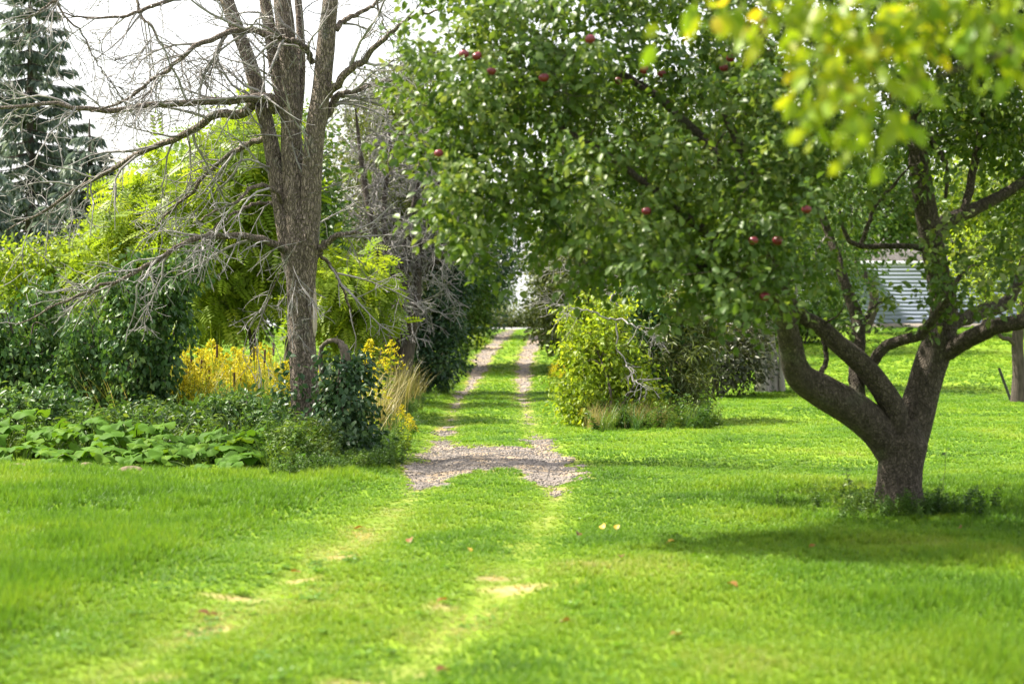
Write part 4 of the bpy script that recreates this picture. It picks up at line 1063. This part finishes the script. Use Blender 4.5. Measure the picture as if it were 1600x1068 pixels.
def dead_twigs_over_shrub():
    rng = np.random.default_rng(95); Y0 = 34.0
    base = on_ground((952-800)/F*Y0, Y0)
    root = thing('dead_sapling', 'bleached dead sapling with drooping twigs over the bright shrub', 'sapling', base)
    w = Acc(); SS = []
    for pts, r in [([(950, 655), (948, 600), (955, 540), (962, 500), (955, 450), (948, 410)], [.06, .05, .045, .04, .03, .01]),
                   ([(962, 500), (930, 490), (895, 480), (870, 475), (850, 468)], [.017, .014, .012, .009, .005]),
                   ([(962, 500), (990, 508), (1015, 520), (1030, 530)], [.016, .013, .010, .005]),
                   ([(963, 505), (962, 540), (975, 565), (988, 590), (1000, 600), (1015, 610)], [.016, .014, .012, .010, .008, .004]),
                   ([(955, 450), (920, 430), (885, 420), (860, 410)], [.02, .016, .012, .005]), ([(955, 470), (985, 440), (1000, 410)], [.018, .014, .005])]:
        SS.append(limb(w, [P(x, y, Y0 + (1.3 if pts[0][1] > 600 else -.1 - .12*s_) + rng.normal()*.08) for s_, (x, y) in enumerate(pts)], r, 18, 6, jit=.022, rng=rng))
    pp_ = np.array([smooth_line(p, q, 12)[0] for p, q in SS]); rr = np.array([smooth_line(p, q, 12)[1] for p, q in SS])
    part('trunk', w, M['dead_twig'], root, True)
    t = Acc(); p2, r2 = spawn(pp_, rr, 13, .25, .9, rng, droop=.08, wander=.25, npt=7, r1=.004, t0=.4); tubes(t, p2, r2, 4)
    p3, r3 = spawn(p2, r2, 6, .1, .4, rng, droop=.06, wander=.25, npt=5, r1=.0035); tubes(t, p3, r3, 3)
    part('twigs', t, M['dead_twig'], root, kind='stuff')
dead_twigs_over_shrub()

# three grey trunks of one tree on the lawn
Yg = 50.0; b = on_ground(6.5, Yg)
root, *_ = leafy('multi_stem_tree', 'tree with three smooth weathered grey trunks behind the apple tree', 'tree', b,
      [E(1190, 430, 50, 110, 70, 1.8), E(1240, 330, 51, 130, 110, 2.2), E(1120, 380, 51, 90, 90, 1.8), E(1300, 420, 51, 70, 50, 1.4)],
      'mid_leaf', T_DIA, .14, 420, 30, .28, 96,
      [([P(1194, 618, Yg), P(1188, 560, Yg), P(1181, 510, Yg), P(1175, 430, Yg), P(1160, 330, Yg)], [.20, .17, .165, .13, .04]),
       ([P(1209, 614, Yg + .2), P(1206, 560, Yg + .2), P(1202, 510, Yg + .2), P(1215, 430, Yg + .2), P(1235, 320, Yg + .3)], [.16, .14, .13, .11, .04]),
       ([P(1222, 613, Yg + .1), P(1221, 570, Yg + .1), P(1224, 520, Yg), P(1250, 440, Yg), P(1290, 370, Yg)], [.09, .075, .075, .06, .03])], bark='grey_bark', rough=.05)
t = Acc(); rng = np.random.default_rng(4)
pp_ = np.array([smooth_line([P(1192, 540, 49.8), P(1160, 510, 49.5), P(1110, 505, 49.3)], [.04, .03, .01], 10)[0], smooth_line([P(1200, 530, 49.8), P(1215, 555, 49.5), P(1235, 560, 49.4)], [.03, .02, .01], 10)[0]])
rr = np.tile(np.linspace(.03, .01, 10), (2, 1)); tubes(t, pp_, rr, 5)
p2, r2 = spawn(pp_, rr, 12, .2, .8, rng, droop=.05, wander=.25, npt=7, r1=.006); tubes(t, p2, r2, 3)
part('dead_branches', t, M['dead_twig'], root, kind='stuff')

# low background growth that closes the view under the apple crown
for px_, Yd, lab, m_, sd_ in [(1010, 64, 'dusky shrub row behind the olive narrow-leaved shrub', 'olive_leaf', 97), (1110, 62, 'dark shrub behind the shadowed shrub and grey trunks', 'dark_leaf', 98), (1250, 72, 'green shrub between the grey trunks and the house', 'mid_leaf', 99)]:
    leafy('background_shrub', lab, 'shrub', on_ground((px_-800)/F*Yd, Yd), [E(px_, 470, Yd, 60, 50, 1.4), E(px_-45, 500, Yd, 50, 40, 1.2), E(px_+45, 490, Yd, 50, 45, 1.2)], m_, T_DIA, .15, 260, 26, .2, sd_, width=.6)

# background trees behind the apple tree
for px_, top, Yd, hw, m_, seed, lab in [(960, 120, 72, 120, 'mid_leaf', 101, 'large mid green tree behind the left side of the apple crown'), (1130, 60, 68, 130, 'olive_leaf', 102, 'large olive tree behind the middle of the apple crown'),
                                    (1350, 230, 77, 90, 'mid_leaf', 103, 'airy tree leaning over the pale siding of the house'), (1540, 230, 78, 110, 'lime_leaf', 104, 'yellow-green tree in front of the right half of the house'),
                                    (1700, 150, 90, 140, 'mid_leaf', 105, 'mid green tree at the right end of the house')]:
    b = on_ground((px_-800)/F*Yd, Yd); h_ = (385 if seed in (103, 104) else 430) - top
    leafy('background_tree', lab, 'tree', b, [E(px_, top + h_*.3, Yd, hw*.7, h_*.3, 2.4), E(px_ - hw*.5, top + h_*.6, Yd, hw*.6, h_*.32, 2.2), E(px_ + hw*.5, top + h_*.55, Yd, hw*.6, h_*.35, 2.2), E(px_, top + h_*.85, Yd, hw, h_*.22, 2.2)],
          m_, T_QUAD, .2, 320, 30, .42, seed, trunk_to(b, P(px_, top + h_*.3, Yd), .22, .05, .3, seed), width=.6)

b = on_ground(11.1, 43.6); leafy('young_apple_tree', 'small fruit tree with yellow-green leaves beside the leaning stake', 'tree', b,
      [E(1580, 440, 43.6, 90, 45, 1.3), E(1660, 420, 43.6, 80, 70, 1.3), E(1520, 400, 43.8, 60, 30, 1.0)],
      'lime_leaf', T_DIA, .09, 230, 30, .24, 106,
      [([b - [0, 0, .05], P(1592, 580, 43.6), P(1590, 540, 43.6), P(1592, 510, 43.6), P(1605, 440, 43.6)], [.19, .14, .13, .12, .04]),
       ([P(1592, 545, 43.6), P(1578, 530, 43.5), P(1560, 520, 43.4), P(1530, 440, 43.4)], [.07, .05, .04, .015])], bark='dark_bark', width=.6)

# leaning stake
a = Acc(); b = Gp(1580, 627); limb(a, [b - [0, 0, .12], b, P(1571, 602, b[1]), P(1561, 575, b[1] - .05)], [.035, .034, .033, .032], 8, 6, rough=.1)
tag(link('stake', a.mesh('stake', M['stake'])), 'dark leaning stake stuck in the lawn by the small fruit tree', 'stake')

# ------------------------------------------------------------------ house with pale lap siding
def house():
    Yh = 84.0; x0, x1 = 13.6, 27.0; g = float(tz(18, Yh)) - .1
    root = thing('house', 'low house with pale blue-white lap siding behind the lawn', 'house', (x0, Yh, g))
    def box(name, c, s, m, par=root):
        c, s = np.asarray(c, float), np.asarray(s, float)/2
        v = np.array([[i, j, k] for i in (-1, 1) for j in (-1, 1) for k in (-1, 1)])*s + c
        f = np.array([[0, 1, 3, 2], [4, 6, 7, 5], [0, 4, 5, 1], [2, 3, 7, 6], [0, 2, 6, 4], [1, 5, 7, 3]])
        a = Acc(); a.add(v, f); o = link(name, a.mesh(name, M[m], (x0, Yh, g)), None); o.parent = par; return o
    L = x1 - x0; xm = (x0+x1)/2
    wall = box('wall', (xm, Yh + 4, g + 1.5), (L - .06, 7.9, 3.0), 'siding')
    box('foundation', (xm, Yh + 4, g + .12), (L + .02, 8.02, .35), 'old_wood')
    a = Acc(); e = .165
    prof = np.array([[0, 0], [-.014, 0], [-.004, e], [0, e]])
    v = np.array([[x, y, z] for x in (0, L) for y, z in prof]); a.add(v, np.array([[0, 1, 5, 4], [1, 2, 6, 5], [2, 3, 7, 6]])); a.f.append(np.array([[0, 3, 2, 1], [4, 5, 6, 7]]))
    me = a.mesh('siding_board', M['siding'])
    for q in range(16):
        o = link('siding_board', me, wall); o.location = (0, .04 - .002, .3 + q*e)
    for x in (x0 - .03, x1 + .03): box('corner_board', (x, Yh + .02, g + 1.6), (.12, .13, 2.9), 'trim')
    a = Acc(); ov = .5; zr = g + 3.0; pk = zr + 2.2
    v = np.array([[x, y, z] for x in (x0-ov, x1+ov) for y, z in ((Yh-ov, zr-.1), (Yh+4, pk), (Yh+8+ov, zr-.1), (Yh+8+ov, zr-.28), (Yh+4, pk-.2), (Yh-ov, zr-.28))])
    f = np.array([[i, (i+1) % 6, (i+1) % 6 + 6, i+6] for i in range(6)]); a.add(v, f); a.f.append(np.array([[5, 4, 3, 2, 1, 0], [6, 7, 8, 9, 10, 11]]))
    o = link('roof', a.mesh('roof', M['shingle'], (x0, Yh, g)), root)
    box('fascia', (xm, Yh - ov - .02, zr - .19), (L + 2*ov, .03, .2), 'trim', root)
house()

# ------------------------------------------------------------------ squash patch with single leaves
def squash_mesh(rng, wav):
    n = 16; an = np.linspace(-2.75, 2.75, n); a = Acc()
    rim = 1 + .10*np.cos(an*5/1.1) + wav*rng.normal(size=n)*.4
    v = [[0, 0, 0]]
    for rr_, zz in ((.55, .02), (1.0, -.10)):
        for q in range(n): v.append([math.sin(an[q])*rr_*rim[q]*.92, math.cos(an[q])*rr_*rim[q] + .05, zz + (rr_**2)*wav*math.sin(an[q]*4 + wav*9)*.9 - .12*(rr_**2)*abs(math.sin(an[q]*.5))])
    f3 = np.array([[0, q+2, q+1] for q in range(n-1)]); f4 = np.array([[q+1, q+2, q+2+n, q+1+n] for q in range(n-1)])
    a.add(np.array(v), f3, .25 + .5*rng.random()); a.f.append(f4)
    return a.mesh('squash_leaf', M['squash_leaf'], smooth=True)
def squash():
    rng = np.random.default_rng(111)
    ms = [squash_mesh(rng, .10 + .05*k) for k in range(6)]
    fx = np.linspace(-7.6, -2.75, 12)
    for q, cx in enumerate(fx):
        fy = float(bed_front(cx)); base = on_ground(cx + rng.normal()*.1, fy + .9)
        lab = 'sprawling squash plant with broad green leaves along the lawn edge'
        root = thing('squash_plant', lab, 'squash plant', base, 'squash plants bordering the lawn')
        st = Acc()
        for s in range(19):
            u = rng.random(); dx = rng.normal()*.26; dy = -.75 + 1.9*rng.random()
            hx, hy = base[0] + dx, base[1] + dy
            g = float(tz(hx, hy)); mound = np.interp(cx, [-7, -5, -3], [.42, .30, .22])
            h = (.10 + mound*np.clip((dy + .8)/1.3, 0, 1.1))*(.75 + .5*rng.random())
            tip = np.array([hx, hy, g + h]); s0 = np.array([hx + rng.normal()*.1, hy + .15 + rng.normal()*.1, g])
            o = link('leaf', ms[rng.integers(6)], root); o.location = tuple(tip - base)
            sz = .10 + .075*rng.random(); o.scale = (sz, sz, sz)
            yaw = rng.normal()*.9 + math.pi; tl = .05 + .45*rng.random()
            o.rotation_euler = (-tl, rng.normal()*.3, yaw)
            st = Acc(); limb(st, [s0, s0*.4 + tip*.6 + [0, 0, h*.2], tip], [.011, .009, .007], 6, 5)
            inv = np.linalg.inv(np.array(o.matrix_basis)); st.v = [(v_ - base) @ inv[:3, :3].T + inv[:3, 3] for v_ in st.v]
            link('leaf_stalk', st.mesh('leaf_stalk', M['stem_green']), o)
squash()

# edging rocks and the old post
def rock(label, base, sx, sy, sz, seed):
    rng = np.random.default_rng(seed); a = Acc()
    th, ph = np.meshgrid(np.linspace(.02, np.pi-.02, 10), np.linspace(0, 2*np.pi, 16, endpoint=False), indexing='ij')
    d = np.stack([np.sin(th)*np.cos(ph), np.sin(th)*np.sin(ph), np.cos(th)], -1).reshape(-1, 3)
    rr_ = .78 + .5*fbm(d[:, 0]*1.8 + seed, d[:, 1]*1.8, d[:, 2]*1.8)
    v = d*rr_[:, None]*[sx, sy, sz] + np.asarray(base) + [0, 0, sz*.25]
    i_ = np.arange(9)[:, None]*16; j_ = np.arange(16)[None]
    a.add(v, np.stack([i_+16+j_, i_+16+(j_+1) % 16, i_+(j_+1) % 16, i_+j_], -1).reshape(-1, 4))
    o = link('rock', a.mesh('rock', M['rock'], base, True), None, tuple(base)); tag(o, label, 'rock', 'edging rocks under the squash leaves')
rock('small tan rock peeking out under the squash leaves', Gp(136, 735), .11, .09, .08, 1)
rock('wide flat brown rock under the squash leaves', Gp(205, 741), .17, .1, .08, 2)
rock('low grey-brown rock by the lush end of the squash leaves', Gp(30, 733), .17, .1, .06, 3)
rock('thin brown stone beside the small tan rock', Gp(112, 735), .1, .08, .05, 4)
a = Acc(); b = Gp(50, 698); limb(a, [b - [0, 0, .1], b + [0, 0, .2], b + [.02, 0, .42]], [.085, .08, .075], 8, 10, rough=.06)
a.add(np.vstack([[b + [.02, 0, .425]], [b + [.02 + .07*math.cos(t_), .07*math.sin(t_), .42] for t_ in np.linspace(0, 6.283, 10, endpoint=False)]]), np.array([[0, q+1, (q+1) % 10 + 1] for q in range(10)]))
tag(link('post', a.mesh('post', M['old_wood'])), 'weathered grey wooden post under the blue-green bush', 'post')

# ------------------------------------------------------------------ goldenrod and cattails
def goldenrod_proto(rng, label, group):
    root = thing('goldenrod', label, 'goldenrod', (0, 0, 0), group)
    h = 1.0; w = Acc(); top = np.array([.05*rng.normal(), .05*rng.normal(), h])
    p_, q_ = limb(w, [np.zeros(3), top*.5 + [.02, 0, 0], top], [.006, .005, .003], 8, 5); part('stem', w, M['stem_green'], root)
    a = Acc(); n = 60; t_ = .1 + .75*rng.random(n); an = rng.random(n)*6.28
    leaves(a, np.stack([np.interp(t_, np.linspace(0, 1, 8), p_[:, k]) for k in range(3)], -1), np.stack([np.cos(an), np.sin(an), .1 + .0*an], -1), np.tile([0., 0, 1], (n, 1)) + rng.normal(size=(n, 3))*.2, .13*(1.1-.6*t_), T_DIA, rng.random(n), .22)
    part('foliage', a, M['lime_leaf'], root, kind='stuff')
    g = Acc(); bp = []
    for s in range(17):
        z = .60 + .40*s/17; L = .25*(1.05 - s/18); an_ = rng.random()*6.28; d = np.array([math.cos(an_), math.sin(an_), 0]); b = top*z
        tt = np.linspace(0, 1, 7)[:, None]; line = b + d*L*tt + np.array([0, 0, 1.])*(L*.75*tt - L*.6*tt**2)
        m = 17; u = rng.random(m); c = np.stack([np.interp(u, tt[:, 0], line[:, k]) for k in range(3)], -1) + rng.normal(size=(m, 3))*.010 + [0, 0, .008]
        leaves(g, c, nz(rng.normal(size=(m, 3)) + [0, 0, .6]), nz(rng.normal(size=(m, 3))), .028, T_QUAD, rng.random(m), .8)
    part('flower_plume', g, M['gold'], root, kind='stuff')
    return root
rng = np.random.default_rng(121)
GL, GG = 'tall yellow goldenrod in the sunny patch behind the bare dead tree', 'goldenrod stand left of the dead tree'
protos = [goldenrod_proto(rng, GL, GG) for _ in range(4)]
spots = []
for q in range(100):
    x = 262 + 225*rng.random(); Yd = 28.6 + 6.4*rng.random(); spots.append((x, Yd, .70 + .55*rng.random() + .035*(Yd - 29)))
spots += [(370, 29, 1.0), (290, 30, 1.1), (440, 30, 1.2), (340, 30, 1.3), (330, 33, 1.45)]
for q, (x, Yd, s) in enumerate(spots):
    p = on_ground((x-800)/F*Yd, Yd)
    if q < 4: o = protos[q]; o.location = tuple(p); o.scale = (s*1.1, s*1.1, s); o.rotation_euler = (0, 0, rng.random()*6)
    else: copy_tree(protos[q % 4], p, rng.random()*6, s)
for lab, grp, lst in [('yellow goldenrod leaning over the verge between the vine and the wheel track', 'goldenrod on the left verge', [(600, 548, 33), (592, 545, 33.2), (585, 592, 29), (578, 590, 28.6), (630, 640, 27), (637, 652, 27.2), (633, 656, 26.8), (575, 575, 30)]),
                      ('small yellow goldenrod beside the bright shrub at the right verge', 'goldenrod on the right verge', [(862, 570, 44), (868, 575, 44.4), (855, 573, 44.6), (875, 578, 43), (905, 640, 33.4), (880, 590, 41)])]:
    for x, y, Yd in lst:
        top = P(x, y, Yd); g = float(tz(top[0], top[1])); s = max(.3, (top[2]-g)/.9)
        c = copy_tree(protos[rng.integers(4)], (top[0], top[1], g), rng.random()*6, s, lab); c['group'] = grp; c.scale = (max(s, .55), max(s, .55), s)

def cattail(x, y, Yd, tilt):
    p = P(x, y, Yd); g = on_ground(p[0], p[1]); h = p[2] - g[2] + .1
    root = thing('cattail', 'brown cattail spike standing among the yellow goldenrod', 'cattail', g, 'cattails among the goldenrod')
    a = Acc(); tip = g + [tilt*h, 0, h + .22]; lo = g + [0, 0, -.02]
    f = lambda t_: lo + (tip - lo)*t_
    limb(a, [lo, f(.5), tip], [.006, .005, .002], 8, 5); part('stem', a, M['stem_green'], root)
    a = Acc(); t0 = (h - .20)/(h + .22); t1 = h/(h + .22)
    limb(a, [f(t0), f(t0 + .005), f((t0+t1)/2), f(t1 - .005), f(t1)], [.003, .017, .018, .017, .003], 14, 8); part('spike', a, M['cattail'], root, True)
    a = Acc(); rg = np.random.default_rng(int(x*7)); bl = blades(rg, 6, .04, (h + .35), .022, .25, seg=5)
    for v_, f_ in zip(bl.v, bl.f): pass
    bl.v = [v_ + g for v_ in bl.v]; part('blade', bl, M['lime_leaf'], root, kind='stuff')
for s_, (x, y, d) in enumerate([(400, 552, 30.5), (408, 556, 30.2), (425, 545, 31), (366, 592, 29.5), (378, 600, 29.8), (312, 572, 30.2), (303, 566, 30.6), (325, 582, 29.9), (339, 548, 32), (452, 560, 31), (295, 590, 30)]):
    cattail(x, y, d, [-.03, .05, .02, 0, -.02, .03, -.04, .02, 0, .03, -.03][s_])

# ------------------------------------------------------------------ rough growth on the verges
def forb(rng, lw=.3, n=26):
    a = Acc()
    for s in range(3):
        top = np.array([rng.normal()*.22, rng.normal()*.22, .7 + .4*rng.random()])
        p_, q_ = smooth_line([np.zeros(3), top*.5 + rng.normal(size=3)*.05, top], [.012, .01, .005], 6); tubes(a, p_, q_, 3)
        t_ = .1 + .9*rng.random(n); an = rng.random(n)*6.28
        leaves(a, np.stack([np.interp(t_, np.linspace(0, 1, 6), p_[:, k]) for k in range(3)], -1), np.stack([np.cos(an), np.sin(an), rng.normal(size=n)*.3], -1), np.tile([0., 0, 1], (n, 1)) + rng.normal(size=(n, 3))*.4, .24*(1.15 - .6*t_), T_DIA, rng.random(n), lw)
    return a
wp = [proto('weed', forb(r, .35), M['weed']) for _ in range(4)] + [proto('weed', blades(r, 26, .09, 1.0, .022, .8, seg=4), M['weed']) for _ in range(3)]
def field(n, x0, x1, y0, y1):
    return x0 + (x1-x0)*RNG.random(n), y0 + (y1-y0)*RNG.random(n)
x, y = field(5200, -9.5, -1.4, 22.5, 46)
k = (x < verge_left(y) + .25*RNG.random(len(x))) & (y > bed_front(x) + .5 + (x < -2.7)*1.4)
k |= (x < verge_left(y) + .1) & (x > -2.9) & (y > bed_front(x)) & (RNG.random(len(x)) < 1)
x, y = x[k], y[k]
x2, y2 = field(900, -2.75, -1.35, 22.6, 34); kk = (x2 < verge_left(y2) + .35*RNG.random(900)) & (y2 > bed_front(x2) - .1); x2, y2 = x2[kk], y2[kk]
x3, y3 = field(700, .95, 3.5, 32.2, 48); kk = (x3 > 1.15 + .25*RNG.random(700)) & (y3 < 33.4 + 14*np.exp(-((x3-1.2)/.9)**2)) ; x3, y3 = x3[kk], y3[kk]
x4, y4 = field(500, -2.7, -1.6, 44, 92); x5, y5 = field(420, 2.0, 3.2, 46, 94)
X_, Y_ = np.concatenate([x, x2, x3, x4, x5]), np.concatenate([y, y2, y3, y4, y5]); n = len(X_)
edge = np.clip(np.abs(X_ - verge_left(Y_))/.7, .35, 1)
s = (.30 + .32*RNG.random(n) + .2*fbm(X_, Y_, 3))*np.where(X_ < 0, edge, .75); s *= np.where((X_ > -3) & (X_ < 0) & (Y_ > 26) & (Y_ < 40), 1.25, 1)
scatter('verge_weeds', 'rough weeds and long grass along the verges of the drive', 'weeds', np.stack([X_, Y_, tz(X_, Y_) - .01], -1), RNG.random(n)*6.28, np.stack([s, s, s], -1), RNG.integers(0, 7, n),
        np.clip(.25 + .45*(RNG.random(n)-.3) + .3*(fbm(X_*.8, Y_*.6, 12)-.5), 0, 1), wp, .15)
# dry straw-coloured tall grass
sp_ = [proto('straw_tuft', blades(r, 20, .10, 1.0, .014, .55, seg=4), M['straw']) for _ in range(4)]
x, y = field(230, -3.4, -1.95, 27, 47); x2, y2 = field(160, -6.2, -3.4, 30, 37); x3, y3 = field(110, 1.3, 2.6, 32.6, 34.2)
x, y = np.concatenate([x, x2, x3]), np.concatenate([y, y2, y3]); k = (x < verge_left(y) - .1) | (x > 0); x, y = x[k], y[k]; n = len(x)
s = np.where(x > 0, .5, 1.0)*(.65 + .55*RNG.random(n))
scatter('dry_tall_grass', 'tall straw-coloured dry grass on the verge before the grey thicket', 'dry grass', np.stack([x, y, tz(x, y)], -1), RNG.random(n)*6.28, np.stack([s, s, s], -1), RNG.integers(0, 4, n), RNG.random(n), sp_, .1)
lp = [proto('reed_tuft', blades(r, 16, .12, 1.0, .018, .4, seg=4), M['weed']) for _ in range(3)]
x, y = field(330, -6.3, -3.3, 28.8, 36); n = len(x); s = .75 + .6*RNG.random(n)
scatter('reed_grass', 'tall yellow-green reeds among the goldenrod and cattails', 'reeds', np.stack([x, y, tz(x, y)], -1), RNG.random(n)*6.28, np.stack([s, s, s], -1), RNG.integers(0, 3, n), np.clip(.62 + .3*RNG.random(n), 0, .9), lp, .1)
# longer uncut grass round the apple trunk and the verge edge
x, y = 3.62 + RNG.normal(size=160)*.38, 18.55 + RNG.normal(size=160)*.35; n = 160
x2, y2 = field(420, -2.7, -1.35, 22.0, 25.5); kk = np.abs(y2 - bed_front(x2)) < .5 + .2*RNG.random(420); x2, y2 = x2[kk], y2[kk]
x, y = np.concatenate([x, x2]), np.concatenate([y, y2]); n = len(x); s = .12 + .14*RNG.random(n)
scatter('long_grass', 'longer uncut grass round the apple trunk and below the vine', 'grass', np.stack([x, y, tz(x, y)], -1), RNG.random(n)*6.28, np.stack([s, s, s], -1), RNG.integers(4, 7, n), np.clip(.1 + .35*RNG.random(n), 0, 1), wp, .15)

# root suckers by the apple trunk
rng = np.random.default_rng(131)
for x, y0, y1, d in ((1328, 735, 790, 18.4), (1465, 700, 800, 18.7)):
    b = P(x, y1, d); b[2] = float(tz(b[0], b[1])); tp = P(x - 6 + 20*(x > 1400), y0, d)
    o = thing('root_sucker', 'thin leafy root sucker left of the apple trunk' if x < 1400 else 'bare wispy root sucker right of the apple trunk', 'sapling', b)
    w = Acc(); p_, q_ = limb(w, [b, b*.5 + tp*.5 + [.02, 0, 0], tp], [.005, .004, .002], 8, 4); part('stem', w, M['stem_green'], o)
    n = 16 if x < 1400 else 5; t_ = .3 + .7*rng.random(n); a = Acc(); an = rng.random(n)*6.28
    leaves(a, np.stack([np.interp(t_, np.linspace(0, 1, 8), p_[:, k]) for k in range(3)], -1), np.stack([np.cos(an), np.sin(an), rng.normal(size=n)*.4], -1), np.tile([0., -.4, 1], (n, 1)) + rng.normal(size=(n, 3))*.3, .055, T_OVAL, rng.random(n), .6)
    part('foliage', a, M['apple_leaf'], o, kind='stuff')

# fallen leaves on the lawn
a_ = []
for q in (.1, .4, .95):
    a = Acc(); a.add(T_OVAL[0]*[.75, 1, 1.6] - [0, .5, 0], T_OVAL[1][0], q); a.f.append(T_OVAL[1][1]); a_.append(a.mesh('fallen_leaf', M['fallen']))
for x, y, kd, lab in [(318, 966, 0, 0), (332, 968, 0, 0), (733, 865, 2, 1), (904, 840, 0, 0), (964, 830, 2, 1), (942, 829, 2, 1), (1048, 852, 2, 1), (970, 875, 0, 0), (883, 978, 0, 0), (692, 1056, 0, 0), (690, 945, 1, 0), (462, 900, 1, 0), (1145, 920, 1, 0), (560, 830, 1, 0), (1270, 860, 1, 0), (1500, 830, 1, 0), (640, 850, 1, 0), (1055, 1000, 1, 0)]:
    p = Gp(x, y); o = link('fallen_leaf', a_[kd]); o.location = (p[0], p[1], p[2] + .035); s = .07 + .025*rng.random(); o.scale = (s, s, s); o.rotation_euler = (rng.normal()*.35, rng.normal()*.35, rng.random()*6)
    tag(o, 'small yellow fallen leaf lying in the mown grass' if lab else 'curled brown fallen leaf lying in the mown grass', 'leaf', 'yellow fallen leaves on the lawn' if lab else 'brown fallen leaves on the lawn')
